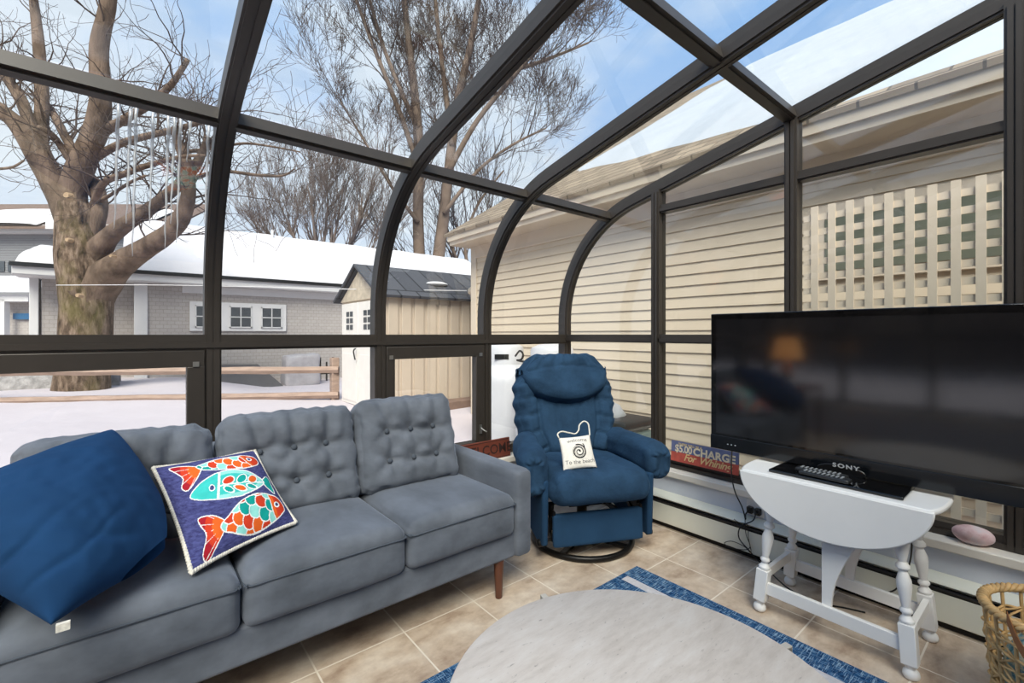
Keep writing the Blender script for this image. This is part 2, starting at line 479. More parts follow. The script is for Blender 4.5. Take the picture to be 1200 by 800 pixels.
for i in range(len(RIBX)-1):
    x1, x0 = RIBX[i]-.033, RIBX[i+1]+.033
    w = window('clear glass bay of the curved front wall ' + bay_names[i])
    low = [(YF, .405), (YF, 1.125)]
    if i in (1, 3, 5):
        fr = MB()                                     # hopper sash set into the lower bay
        a, b_, z0, z1 = x0, x1, .405, 1.125
        t = .07
        y0, y1 = YF-.035, YF+.02
        fr.box((a, y0, z1-.075), (b_, y1, z1)); fr.box((a, y0, z0), (b_, y1, z0+.06)); fr.box((a, y0, z0+.06), (a+t-.015, y1, z1-.075)); fr.box((b_-t, y0, z0+.06), (b_, y1, z1-.075))
        f = fr.build('sash_frame', bronze, w, bevel=.004)
        for cx_ in (a+.028, b_-.035):
            cl = MB(); cl.box((cx_-.012, y0-.006, z1-.075), (cx_+.012, y0, z1-.052)); cl.build('corner_clip', chrome, f)
        hd = MB(); hd.box((b_-.045, y0-.012, .52), (b_-.03, y0, .58)); hd.tube([(b_-.037, y0-.012, .56), (b_-.03, y0-.035, .545), (b_-.015, y0-.045, .535)], .005, 6)
        hd.build('sash_handle', chrome, f)
        low = [(YF, .465), (YF, 1.05)]
        pane_x(w, a+t-.015, b_-t, low)
    else: pane_x(w, x0, x1, low)
    cur = [(y, z) for y, z in PATH if z > 1.35 and y > 2.16]
    pane_x(w, x0, x1, [(YF, 1.198), (YF, ZS)] + cur + [(2.165, curve_z(2.165))])
    pane_x(w, x0, x1, [(2.115, zroof(2.115)), (.96, zroof(.96))])
    pane_x(w, x0, x1, [(.90, zroof(.90)), (-.37, zroof(-.37))])
    pane_x(w, x0, x1, [(-.43, zroof(-.43)), (YB, zroof(YB))])
gb = ['beside the curved eave', 'behind the left edge of the television', 'behind the television, facing the lattice', 'past the basket', 'next to the house wall']
ys = [YF-.03]+MULY+[YB]
for X, nm in ((XE, 'end'), (XL, 'far')):
    for k in range(5):
        y1, y0 = ys[k]-.03, ys[k+1]+.03
        w = window('clear glass bay of the %s gable %s' % (nm, gb[k].replace('left ', '')))
        def poly(pl):
            mb = MB(); mb.prism([(X-.003, y, z) for y, z in pl], (.006, 0, 0)); mb.build('pane', glass, w, smooth=False)
        poly([(y0, .40), (y1, .40), (y1, 1.142), (y0, 1.142)])
        zt = lambda y: curve_z(y)-.02
        if k == 0:
            top = [(y1-(y1-y0)*q/14, zt(y1-(y1-y0)*q/14)) for q in range(15)]
            poly([(y0, 1.198), (y1, 1.198)]+top)
        else:
            poly([(y0, 1.198), (y1, 1.198), (y1, 2.0), (y0, 2.0)])
            poly([(y0, 2.052), (y1, 2.052), (y1, zt(y1)), (y0, zt(y0))])

# floor, knee walls, sills, house wall
mb = MB(); mb.box((XL-.1, YB-.1, -.1), (XE+.1, YF+.1, 0)); tag(mb.build('floor', tile, smooth=False), 'beige ceramic floor tiles laid square with pale grout', 'floor', kind='structure')
mb = MB(); mb.box((2.60, YB, 0), (2.8, YF+.12, .30)); tag(mb.build('wall_right', wall_paint, smooth=False), 'low white wall with bluish shade in its colour under the end gable glazing', 'wall', kind='structure')
mb = MB(); mb.box((XL-.1, YF-.10, 0), (2.6, YF+.12, .30)); tag(mb.build('wall_front', wall_paint, smooth=False), 'low white wall with bluish shade in its colour behind the sofa', 'wall', kind='structure')
mb = MB(); mb.box((XL-.1, YB, 0), (XL+.1, YF-.1, .30)); tag(mb.build('wall_left', wall_paint, smooth=False), 'low pale wall under the far gable glazing', 'wall', kind='structure')
mb = MB(); mb.box((XL-.1, YB-.1, 0), (XE+.1, YB, 3.1)); tag(mb.build('wall_back', cream_trim, smooth=False), 'cream house wall closing the sunroom behind the viewer', 'wall', kind='structure')
mb = MB(); mb.box((2.575, YB, .305), (2.8, YF-.125, .345)); trim(mb, 'white window sill along the end gable', 'sill', .006, sill_paint)
mb = MB(); mb.box((XL+.13, YF-.125, .305), (2.8, YF+.12, .345)); trim(mb, 'white window sill along the front wall', 'sill', .006, sill_paint)
mb = MB(); mb.box((XL-.1, YB, .305), (XL+.13, YF-.125, .345)); trim(mb, 'white window sill along the far gable', 'sill', .006, sill_paint)

# baseboard heaters
def heater(x0, y0, y1, label):
    t = thing('baseboard_heater', label, 'heater', (x0+.03, (y0+y1)/2, 0))
    m = MB(); m.prism([(x0, y0, .035), (x0+.006, y0, .03), (x0+.008, y0, .145), (x0, y0, .148)], (0, y1-y0, 0)); m.build('front_panel', heater_paint, t)
    m = MB(); m.prism([(x0+.055, y0, .02), (x0+.074, y0, .02), (x0+.074, y0, .205), (x0+.05, y0, .205), (x0+.012, y0, .192), (x0+.004, y0, .181), (x0+.008, y0, .176), (x0+.05, y0, .198), (x0+.055, y0, .19)], (0, y1-y0, 0)); m.build('hood', heater_paint, t)
    m = MB(); m.prism([(x0+.004, y0, .150), (x0+.03, y0, .158), (x0+.03, y0, .162), (x0+.002, y0, .166), (x0+.0, y0, .160)], (0, y1-y0, 0)); m.build('damper', black, t)
    m = MB(); m.box((x0+.02, y0+.01, .004), (x0+.05, y1-.01, .145)); m.build('fin_element', dark_metal, t)
    return t
heater(2.525, -1.2, 2.36, 'cream baseboard heater with a black slot under the end gable sill')

# outlet
t = thing('wall_outlet', 'white double wall outlet above the heater with black plugs in it', 'outlet', (2.6, 1.075, .245))
m = MB(); m.box((2.594, 1.03, .213), (2.6, 1.12, .30)); m.build('cover_plate', white_paint, t, bevel=.002)
for y in (1.095, 1.055):
    p = MB(); p.box((2.565, y-.014, .228), (2.594, y+.014, .262)); p.tube([(2.567, y, .245), (2.55, y, .243)], [.009, .006], 8); pl = p.build('plug', black, t, bevel=.003)
def spline(pts, n=10):
    pts = [Vector(p) for p in pts]; out = []
    for i in range(len(pts)-1):
        a = pts[max(i-1, 0)]; b = pts[i]; c = pts[i+1]; d = pts[min(i+2, len(pts)-1)]
        for k in range(n):
            t = k/n
            out.append(.5*((2*b)+(c-a)*t+(2*a-5*b+4*c-d)*t*t+(3*b-3*c+d-a)*t**3))
    return out+[pts[-1]]
def cable(label, pts, r=.0035):
    m = MB(); m.tube(spline(pts), r, 6); tag(m.build('power_cord', black), label, 'cord', 'black cords beside the outlet')
cable('black cord hanging from the television over the whining sign to the outlet',
      [P(858, 524, X=2.31), P(857, 552, X=2.5), P(861, 575, X=2.555), P(870, 595, X=2.555), P(873.5, 608, X=2.54), (2.548, 1.105, .225), (2.552, 1.095, .243)])
cable('black cord looping from the outlet down to the floor under the white table',
      [(2.552, 1.055, .243), (2.53, 1.06, .21), P(868, 617, X=2.50), P(866, 630, X=2.48), P(878, 645, X=2.48), P(893, 661, z=.004), P(925, 690, z=.004), P(960, 706, z=.004), P(990, 712, z=.004), (2.42, .55, .004)])
cable('thin black cord curled in a loop in front of the heater',
      [P(873, 606, X=2.52), P(874, 625, X=2.515), P(879, 640, X=2.51), P(872, 644, X=2.5), P(855, 641, X=2.5), P(849, 636, X=2.5), P(858, 634, X=2.505), P(872, 640, X=2.505), P(880, 647, X=2.505), P(877, 630, X=2.51), P(876, 615, X=2.52), P(866, 612, X=2.52), P(860, 608, X=2.52)], .002)
cable('black cord hanging behind the far leg of the white table',
      [P(1069, 632, X=2.46), P(1067, 655, X=2.49), P(1060, 676, X=2.5), P(1050, 690, X=2.49), P(1040, 694, X=2.48)], .003)

# ------------------------------------------------------------------ outdoors
def sm(t): t = min(1, max(0, t)); return t*t*(3-2*t)
def gz(x, y):
    base = -.17 + .12*min(1, max(0, (y-4)/3)) + .06*min(1, max(0, (y-8)/6))
    base -= .33*sm((x-.6)/2.5)*sm((y-9.8)/3)
    return base + .05*noise.noise(Vector((x*.5, y*.5, 0))) + .02*noise.noise(Vector((x*2, y*2, 3)))
m = MB()
m.grid(lambda u, v: (-40+90*u, -12+62*v, gz(-40+90*u, -12+62*v)), 180, 130)
tag(m.build('ground', snow_yard, angle=180), 'white snow covered yard around the sunroom', 'ground', kind='structure')

def snow_slab(name, parent, x0, x1, ya, za, yb, zb, th=.22, r=.1, axis='y', amp=.04, sd=0):
    """a blanket of snow on a roof plane running from (ya,za) at the eave to (yb,zb) at the ridge"""
    m = MB()
    nu, nv = 48, 14
    def fn(u, v):
        # u along x, v around: lower edge up and over
        x = x0+(x1-x0)*u
        e = min(1, min(u, 1-u)*(x1-x0)/.18); e = math.sqrt(max(0, 1-(1-e)**2))
        q = v
        edge = min(1, q*8); edge = math.sqrt(max(0, 1-(1-edge)**2))
        y = ya+(yb-ya)*q; z = za+(zb-za)*q
        w = amp*noise.noise(Vector((x*.9+sd, q*3, 1)))
        h = th*edge*e*(1+w*4)
        if q == 0: h = 0
        p = (x, y, z+h) if axis == 'y' else (y, x, z+h)
        return p
    m.grid(fn, nu, nv)
    def fb(u, v):
        x = x0+(x1-x0)*u; y = ya+(yb-ya)*v; z = za+(zb-za)*v
        return (x, y, z+.001) if axis == 'y' else (y, x, z+.001)
    m.grid(fb, 1, 1)
    return m.build(name, snow, parent, angle=60)

# the neighbouring cream house
XN = 4.2; YN = 6.08; SP = .11
house = thing('neighbour_house', 'cream clapboard house with snowy roof close beside the end gable', 'house', (XN+2, 0, -.2))
m = MB(); y0 = -7
prof = []; z = -.3
while z < 2.78:
    m.prism([(XN, y0, z), (XN-.019, y0, z), (XN-.004, y0, z+SP), (XN, y0, z+SP)], (0, YN-.11-y0, 0)); z += SP
m.box((XN, y0, -.3), (XN+6, YN, 2.78)); m.build('clapboard_wall', cream_siding, house, smooth=False)
m = MB(); m.box((XN-.035, YN-.115, -.3), (XN+.02, YN+.03, 2.62)); m.box((XN-.03, YN, -.3), (XN+.11, YN+.03, 2.62)); m.build('corner_board', cream_trim, house, bevel=.004)
m = MB(); m.box((XN-.03, y0, 2.42), (XN, YN-.11, 2.62)); m.box((XN-.045, y0, 2.405), (XN, YN-.11, 2.43)); m.build('frieze_board', cream_trim, house, bevel=.004)
m = MB(); m.prism([(XN-.36, y0, 2.60), (XN+.1, y0, 2.60), (XN+.1, y0, 2.74), (XN-.38, y0, 2.74)], (0, YN+.14-y0, 0)); m.prism([(XN-.395, y0, 2.66), (XN-.37, y0, 2.66), (XN-.37, y0, 2.745), (XN-.405, y0, 2.745)], (0, YN+.15-y0, 0)); m.build('soffit', cream_trim, house)
RS = .64; XR = 11.0
m = MB(); m.prism([(XN-.42, y0, 2.735), (XR, y0, 2.735+RS*(XR-XN+.42)), (XR, y0, 2.78+RS*(XR-XN+.42)), (XN-.43, y0, 2.775)], (0, YN+.22-y0, 0)); m.build('roof', roof_shingle, house, smooth=False)
m = MB()
def hs(u, v):
    y = y0+(5.0-y0)*u
    lo = .05+1.3*max(0, (y-1.0)/4.0)**1.1+.10*noise.noise(Vector((y*1.3, 3, 1)))
    x = XN-.40+lo+(XR-XN+.35-lo)*v
    ed = min(1, v*9); ed = math.sqrt(1-(1-ed)**2); ed *= min(1, (1-u)*25)
    return (x, y, 2.765+RS*(x-XN+.40)+.012+.10*ed*(1+.4*noise.noise(Vector((x, y, 2)))))
m.grid(hs, 70, 16); m.grid(lambda u, v: tuple(Vector(hs(u, v))*1+Vector((0, 0, -.012-max(0, hs(u, v)[2]-(2.77+RS*(hs(u, v)[0]-XN+.40)))))), 40, 2)
m.build('roof_snow', mat('glass tinted roof snow', (178, 184, 191), .85, var=.05, vscale=1.5, bs=3, bstr=.3, bdist=.05, spec=.2), house, angle=60)
m = MB(); m.prism([(XN-.02, YN, 2.55), (XR, YN, 2.55), (XR, YN, 2.74+RS*(XR-XN+.40))], (0, .02, 0)); m.build('gable_wall', cream_siding, house, smooth=False)
m = MB()
m.ball(P(553, 341, d=7.9)+Vector((0, 0, 0)), .075, 14, 8); m.tube([P(553, 341, d=7.9), (XN-.02, YN-.06, 1.92)], .02, 8)
tag(m.build('flood_light', cream_trim), 'small round cream floodlight on the corner of the cream house', 'light')

m = MB(); m.box((XN-.05, -1.1, 1.62), (XN-.02, 1.28, 2.2)); fr = m.build('window_frame', cream_trim, house, bevel=.004)
m = MB(); m.box((XN-.056, -1.02, 1.69), (XN-.045, .06, 2.13)); m.box((XN-.056, .12, 1.69), (XN-.045, 1.2, 2.13)); m.build('window_pane', mat('dark green glass', (104, 108, 96), .12, var=.1), fr, smooth=False)
# lattice screen
XT = 3.6; ylo, yhi = -.9, 1.15
t = thing('lattice_screen', 'cream square lattice panel standing between the sunroom and the cream house', 'lattice', (XT, .1, -.17))
m = MB(); y = ylo
while y <= yhi: m.box((XT-.008, y-.021, -.2), (XT+.004, y+.021, 2.075)); y += .1
m.build('upright_slat', lattice_paint, t, smooth=False)
m = MB(); z = -.1
while z < 2.08: m.box((XT+.004, ylo-.02, z-.021), (XT+.014, yhi+.02, z+.021)); z += .1
m.build('cross_slat', lattice_paint, t, smooth=False)

# propane tanks
def tank(x, y, label, seed):
    t = thing('propane_tank', label, 'gas tank', (x, y, -.17), 'white propane tanks beside the cream house')
    r = .40; b = -.17
    pr = [(.2, b), (r*.96, b+.02), (r, b+.08), (r, b+.80)]
    for k in range(1, 9):
        a = PI/2*k/8; pr.append((.24+(r-.24)*math.cos(a), b+.80+.2*math.sin(a)))
    pr += [(.02, b+1.015)]
    m = MB(); m.lathe(pr, (x, y, 0), 40); m.build('body', tank_white, t)
    m = MB(); m.lathe([(.235, b+.98), (.238, b+1.0), (.238, b+1.19), (.225, b+1.22), (.15, b+1.255), (.02, b+1.27)], (x, y, 0), 36); c = m.build('collar', tank_white, t)
    dv = Vector((-x, -y, 0)).normalized(); sd = Vector((-dv.y, dv.x, 0))
    m = MB(); q = Vector((x, y, b+1.10))+dv*.232+sd*-.035*(-1 if seed else 1)
    m.beam(q-sd*.085, q+sd*.085, .02, .06, up=(0, 0, 1)); m.build('valve_opening', black, c)
    return t
tank(3.55, 4.46, 'white propane tank with domed collar beside the sofa end window', 0)
tank(3.55, 3.62, 'white propane tank mostly hidden behind the blue recliner', 1)
m = MB(); m.tube(spline([P(604, 417, d=5.4), P(609, 411, d=5.3), P(613, 415, d=5.2), P(611, 421, d=5.2), P(606, 422, d=5.2), P(616, 424, d=5.1)]), .012, 6)
tag(m.build('gas_hose', dark_metal), 'dark coiled gas hose linking the two white tanks', 'hose')

# low grey bin beside the end gable, snow on its lid
c = P(742, 498, X=3.12)+Vector((0, .16, 0))
t = thing('storage_bin', 'low grey green bin with snow on its dark lid behind the recliner', 'bin', (c.x, c.y, -.17))
m = MB(); m.prism([(2.96, c.y-.2, -.17), (3.34, c.y-.2, -.17), (3.34, c.y+.26, -.17), (2.96, c.y+.26, -.17)], (0, 0, .58)); m.build('body', mat('grey green plastic', (150, 165, 158), .6), t, bevel=.03)
m = MB(); m.soft((3.15, c.y+.03, .46), (.44, .50, .09), .03, 8); m.build('lid', mat('dark lid plastic', (72, 68, 66), .6, var=.2, bs=20, bstr=.5), t)
m = MB(); m.ball((3.14, c.y+.17, .50), (.2, .2, .15), 28, 18, lambda p: p*(1+.3*noise.noise(p*5)+.1*noise.noise(p*16))); tag(m.build('snow_cap', snow, t), None)

# beige shed
sx0, sx1, sy0, sy1 = 3.02, 5.3, 6.95, 8.85
t = thing('garden_shed', 'beige plastic garden shed with charcoal roof and double doors', 'shed', ((sx0+sx1)/2, (sy0+sy1)/2, -.1))
m = MB(); m.box((sx0+.03, sy0+.03, -.15), (sx1, sy1, 1.84))
for k in range(10):
    x = sx0+.12+k*.235; m.box((x, sy0, -.1), (x+.17, sy0+.04, 1.82)) if k % 1 == 0 else None
m.build('wall_panel', shed_wall, t, bevel=.006)
ym = (sy0+sy1)/2
m = MB(); m.prism([(sx0+.0, sy0, 1.80), (sx0+.0, sy1, 1.80), (sx0+.0, ym, 2.33)], (.06, 0, 0)); m.build('gable', mat('mottled gable plastic', (196, 182, 160), .7, var=.2, vscale=9), t, smooth=False)
for (a, b_) in ((sy0+.14, ym-.012), (ym+.012, sy1-.14)):
    m = MB(); m.box((sx0-.02, a, -.06), (sx0+.03, b_, 1.76)); m.box((sx0-.03, a+.06, .0), (sx0-.02, b_-.06, .85)); d = m.build('shed_door', shed_door, t, bevel=.006)
    cy = (a+b_)/2
    for i in range(2):
        for j in range(3):
            y = cy-.17+i*.18; z = 1.28+j*.12
            p = MB(); p.box((sx0-.026, y, z), (sx0-.02, y+.14, z+.09)); p.build('pane', window_dark, d, smooth=False)
m = MB(); m.tube(spline([(sx0-.04, ym+.06, .95), (sx0-.08, ym+.05, .9), (sx0-.06, ym+.03, .75)]), .012, 6); m.build('handle', black, t)
m = MB()
for sy, e in ((sy0-.1, -1), (sy1+.1, 1)):
    m.prism([(sx0-.1, sy, 1.79), (sx0-.1, ym, 2.39), (sx0-.1, ym, 2.43), (sx0-.1, sy-e*-.02, 1.83)], (sx1-sx0+.2, 0, 0))
m.build('roof', shed_roof_m, t, smooth=False)
m = MB(); q = P(532, 337, d=8.2); m.ball((4.25, sy0+.38, 2.115), (.22, .13, .05), 16, 8); m.build('skylight', ext_white, t)
m = MB(); m.box((sx0+.9, sy0-.35, -.15), (sx1-.3, sy0-.02, .06)); tag(m.build('timber_step', mat('weathered brown timber', (120, 98, 86), .9, var=.2), bevel=.01), 'weathered brown timber lying along the foot of the shed wall', 'timber')

# grey shingled garage along the back
gy = 16.0
t = thing('shingled_garage', 'long grey shingled garage with white trim and deep snow on its roof', 'garage', (5, gy+3, 0))
m = MB(); m.box((P(170, 380, Y=gy).x, gy, -.6), (13, gy+7, 2.62)); m.box((-1.85, gy+.45, -.2), (1.05, gy+6, 2.62)); m.build('shingle_wall', grey_shingle, t, smooth=False)
m = MB(); m.box((-2.25, gy-.38, 2.60), (13.4, gy+.5, 2.66)); m.box((-2.25, gy-.4, 2.62), (13.4, gy-.36, 2.86)); m.box((1.0, gy-.03, 2.38), (13, gy, 2.60)); m.build('eave_trim', ext_white, t, bevel=.01)
m = MB(); m.box((-2.28, gy-.47, 2.80), (13.4, gy-.40, 2.90)); m.build('gutter', black, t, bevel=.01)
for q0, q1, yy in ((34, 45, gy+.38), (157, 173, gy-.05)):
    xa, xb = P(q0, 380, Y=yy).x, P(q1, 380, Y=yy).x
    m = MB(); m.box((xa, yy, -.2), (xb, yy+.5, 2.6)); m.build('corner_post', ext_white, t, bevel=.01)
m = MB(); m.prism([(1.2, gy-.42, 2.84), (1.2, gy+3.6, 4.75), (1.2, gy+7.4, 2.84)], (12.2, 0, 0)); m.prism([(-2.25, gy-.42, 2.84), (-2.25, gy+2.6, 3.5), (-2.25, gy+6, 2.84)], (3.6, 0, 0)); m.build('roof', shed_roof_m, t, smooth=False)
snow_slab('roof_snow', t, -.3, 13.4, gy-.42, 2.86, gy+3.7, 4.80, .26, sd=2)
snow_slab('porch_roof_snow', t, -2.2, -.2, gy-.42, 2.88, gy+2.2, 3.45, .26, sd=8)
fx0, fx1 = P(222, 370, Y=gy).x, P(335, 370, Y=gy).x
fz0, fz1 = P(280, 388, Y=gy).z, P(280, 355, Y=gy).z
m = MB(); m.box((fx0, gy-.06, fz0), (fx1, gy, fz1)); fr = m.build('window_surround', ext_white, t, bevel=.01)
wd = (fx1-fx0)/3
for k in range(3):
    cxw = fx0+wd*(k+.5); hw = wd*.33; zc = (fz0+fz1)/2; hh = (fz1-fz0)*.36
    p = MB(); p.box((cxw-hw, gy-.075, zc-hh), (cxw+hw, gy-.06, zc+hh)); gp = p.build('garage_window', window_dark, t, smooth=False)
    p = MB()
    p.box((cxw-hw-.02, gy-.09, zc-.014), (cxw+hw+.02, gy-.07, zc+.014)); p.box((cxw-.014, gy-.09, zc-hh), (cxw+.014, gy-.07, zc+hh))
    for sx in (-1, 1): p.box((cxw+sx*hw-.016, gy-.09, zc-hh-.016), (cxw+sx*hw+.016, gy-.06, zc+hh+.016))
    for sz in (-1, 1): p.box((cxw-hw-.016, gy-.09, zc+sz*hh-.016), (cxw+hw+.016, gy-.06, zc+sz*hh+.016))
    p.build('muntin', ext_white, gp, smooth=False)
m = MB(); q = P(322, 322, Y=gy+3); m.tube([(q.x, gy+3.4, 4.5), (q.x, gy+3.4, 5.2)], .05, 8); m.build('vent_pipe', ext_white, t)

# things along the garage wall
q = P(353, 455, Y=gy-1.2)
m = MB(); m.soft((q.x, gy-1.2, .10), (1.0, .7, 1.0), .12, 10, lambda p, u: p*(1+.1*noise.noise(p*3)) ); tag(m.build('covered_grill', plastic_tarp), 'grey tarp covered grill against the shingled garage', 'grill')
q = P(285, 438, Y=gy-1.5)
m = MB(); m.prism([(q.x-1.0, gy-1.7, -.4), (q.x+1.05, gy-1.7, -.4), (q.x+.6, gy-.3, .22), (q.x-.9, gy-.3, .26)], (0, .12, .06)); tag(m.build('cellar_hatch', mat('dark grey hatch', (84, 81, 82), .6)), 'dark grey sloping hatch leaning on the garage wall', 'hatch')
q = P(378, 440, Y=gy-.6)
t = thing('metal_rack', 'small dark metal rack beside the covered grill', 'rack', (q.x, gy-.6, 0))
m = MB()
for k in range(4): m.box((q.x-.3+k*.2, gy-.65, -.5), (q.x-.26+k*.2, gy-.6, .3+.15*(k % 2)))
m.box((q.x-.4, gy-.66, -.1), (q.x+.45, gy-.6, -.05)); m.build('bar', dark_metal, t)
m = MB()
q = P(30, 452, d=10.6)
m.grid(lambda u, v: (-4.5+4.2*u, 14.5+.3*math.sin(u*3)+.5*math.cos(PI*v), -.15+.62*math.sin(PI*v)+.06*noise.noise(Vector((u*9, v*5, 0)))), 30, 10)
tag(m.build('stone_wall', mat('grey fieldstone', (150, 146, 144), .95, var=.35, vscale=7, bs=9, bstr=.8, bdist=.06), angle=60), 'low grey fieldstone wall at the foot of the maple', 'wall', kind='structure')
m = MB(); m.ball(P(50, 447, d=10.2), (.09, .09, .14), 10, 8); tag(m.build('snow_lump', snow), 'small lump of snow standing before the maple', 'snow', kind='stuff')

# split rail fence
def fence():
    a0, a1 = P(-80, 437, d=8.0), P(397, 433, d=8.75); b0, b1 = P(-80, 471, d=8.0), P(397, 462.5, d=8.75)
    t = thing('rail_fence', 'two rail split cedar fence crossing the snow up to the shed', 'fence', (a0+a1)/2*1+Vector((0, 0, -.6)))
    for p, q, sd in ((a0, a1, 1), (b0, b1, 5)):
        m = MB(); n = 26; pts = []; rad = []
        for k in range(n+1):
            u = k/n; w = p.lerp(q, u); w.z += .018*noise.noise(Vector((u*9, sd, 0)))
            pts.append(w); rad.append(.072+.012*noise.noise(Vector((u*7, sd+3, 0))))
        m.tube(pts, rad, 6); m.build('rail', fence_wood, t)
    m = MB(); w = P(392, 440, d=8.8); m.box((w.x-.07, w.y-.07, -.2), (w.x+.07, w.y+.07, .75)); m.build('post', fence_wood, t, bevel=.01)
    w = P(-60, 440, d=8.05); m = MB(); m.box((w.x-.07, w.y-.07, -.2), (w.x+.07, w.y+.07, .75)); m.build('post', fence_wood, t, bevel=.01)
fence()

# far grey house and the porch at the edge
D = 26
def fz(py): return P(0, py, d=D).z
def fbox(mb, px0, px1, py0, py1, d, depth):
    a, b = P(px0, py1, d=d), P(px1, py0, d=d)
    u = Vector((CA, SA, 0))*depth
    w0, w1 = Vector((a.x, a.y, a.z)), Vector((b.x, b.y, a.z))
    mb.prism([w0, w1, w1+u, w0+u], (0, 0, b.z-a.z))
t = thing('grey_house', 'large grey lap sided house with brown roof behind the maple', 'house', P(40, 400, d=D))
m = MB(); fbox(m, -160, 190, 268, 420, D, 8); m.build('lap_wall', grey_lap, t, smooth=False)
m = MB(); fbox(m, -170, 195, 263, 272, D-.5, 1); m.build('fascia', ext_white, t)
a, b_ = P(-175, 268, d=D-.8), P(200, 268, d=D-.8); u = Vector((CA, SA, 0))
m = MB(); m.prism([a, b_, b_+u*4+Vector((0, 0, 2.4)), a+u*4+Vector((0, 0, 2.4))], (0, 0, .1)); m.build('roof', brown_roof, t, smooth=False)
m = MB()
for px0, px1 in ((-60, 42), (52, 64), (128, 168)):
    a, b_ = P(px0, 266, d=D-.85), P(px1, 266, d=D-.85); u = Vector((CA, SA, .60))
    w = b_-a
    m.grid(lambda p, q: a+w*p+u*(q*2.3)+Vector((0, 0, .12+.25*math.sin(PI*min(1, max(0, p)))**.4*math.sin(PI*min(.9, q+.08))**.5)), 16, 8)
m.build('roof_snow', snow, t, angle=80)
m = MB(); fbox(m, 53, 66, 253, 268, D-1.2, 3); m.build('dormer', ext_white, t)
for px0, px1, py0, py1 in ((-8, 5, 306, 318), (9, 20, 307, 318)):
    m = MB(); fbox(m, px0, px1, py0, py1, D-.05, .1); m.build('window_pane', window_dark, t, smooth=False)
D2 = 17.5
t = thing('side_porch', 'white posted porch with snow on its low roof beyond the garage corner', 'porch', P(12, 400, d=D2))
m = MB(); fbox(m, -120, 33, 345, 353, D2, .5); fbox(m, 0, 5, 350, 405, D2, .2); m.build('porch_frame', ext_white, t)
m = MB(); fbox(m, -120, 36, 348, 420, D2+.5, 3); m.build('porch_wall', grey_shingle, t, smooth=False)
a, b_ = P(-120, 345, d=D2-.2), P(36, 345, d=D2-.2)
m = MB(); w = b_-a; u = Vector((CA, SA, .30)); m.grid(lambda p, q: a+w*p+u*(q*3.2)+Vector((0, 0, .28*math.sin(PI*min(1, q+.02)/1.1)**.4)), 16, 10); m.build('porch_snow', snow, t, angle=80)
m = MB(); fbox(m, 15, 34, 367, 374, D2+.4, .1); tag(m.build('wall_plaque', mat('blue plaque', (46, 96, 136), .5)), 'small blue plaque on the porch wall beyond the garage', 'plaque')

# unseen barn added past the far gable to darken the television's reflection
t = thing('added_barn', 'unseen dark brown barn added past the far gable for the television reflection', 'barn', (-20, 2, -.1))
m = MB(); m.box((-26, -9, -.2), (-17, 14, 4.6)); m.build('barn_wall', mat('brown barn boards', (84, 70, 62), .9, var=.2, vscale=2), t, smooth=False)
m = MB(); m.prism([(-16.6, -9.3, 4.5), (-21.5, -9.3, 8.2), (-26.4, -9.3, 4.5)], (0, 23.6, 0)); m.build('roof', brown_roof, t, smooth=False)
# clothes line
m = MB(); m.tube(spline([P(66, 334, d=9.2), P(200, 334, d=9.3), P(400, 338.5, d=8.2), P(547, 340.5, d=7.8)], 6), .008, 5)
tag(m.build('clothes_line', ext_white), 'thin pale line strung from the maple trunk to the cream house', 'line')

# ------------------------------------------------------------------ trees
def grow(mb, p, d, length, r, level, r_, up=.12, spread=.55, seg=4, minr=.004, kids=(2, 4), sides=5, wob=.16):
    """a tapering limb with its side limbs"""
    pts = [p.copy()]; rad = [r]; q = p.copy(); dd = d.copy()
    end = r*(.45 if level > 0 else .25)
    spots = []
    for k in range(seg):
        dd = (dd + Vector((r_.uniform(-1, 1), r_.uniform(-1, 1), r_.uniform(-1, 1)))*wob + Vector((0, 0, up))).normalized()
        q = q + dd*(length/seg)
        f = (k+1)/seg
        pts.append(q.copy()); rad.append(max(minr, r+(end-r)*f)); spots.append((q.copy(), dd.copy(), rad[-1], f))
    mb.tube(pts, rad, max(3, sides), caps=False)
    if level <= 0: return
    n = r_.randint(*kids)
    for k in range(n):
        s0 = spots[min(seg-1, int(r_.uniform(.25, 1)*seg))]
        side = Vector((r_.uniform(-1, 1), r_.uniform(-1, 1), r_.uniform(-.6, .8))).normalized()
        nd = (s0[1]*(1-spread) + side*spread + Vector((0, 0, up*.6))).normalized()
        grow(mb, s0[0], nd, length*r_.uniform(.55, .8), s0[2]*r_.uniform(.5, .75), level-1, r_, up, spread, seg, minr, kids, max(3, sides-1), wob)
    s0 = spots[-1]
    grow(mb, s0[0], s0[1], length*.75, s0[2], level-1, r_, up, spread, seg, minr, kids, max(3, sides-1), wob)

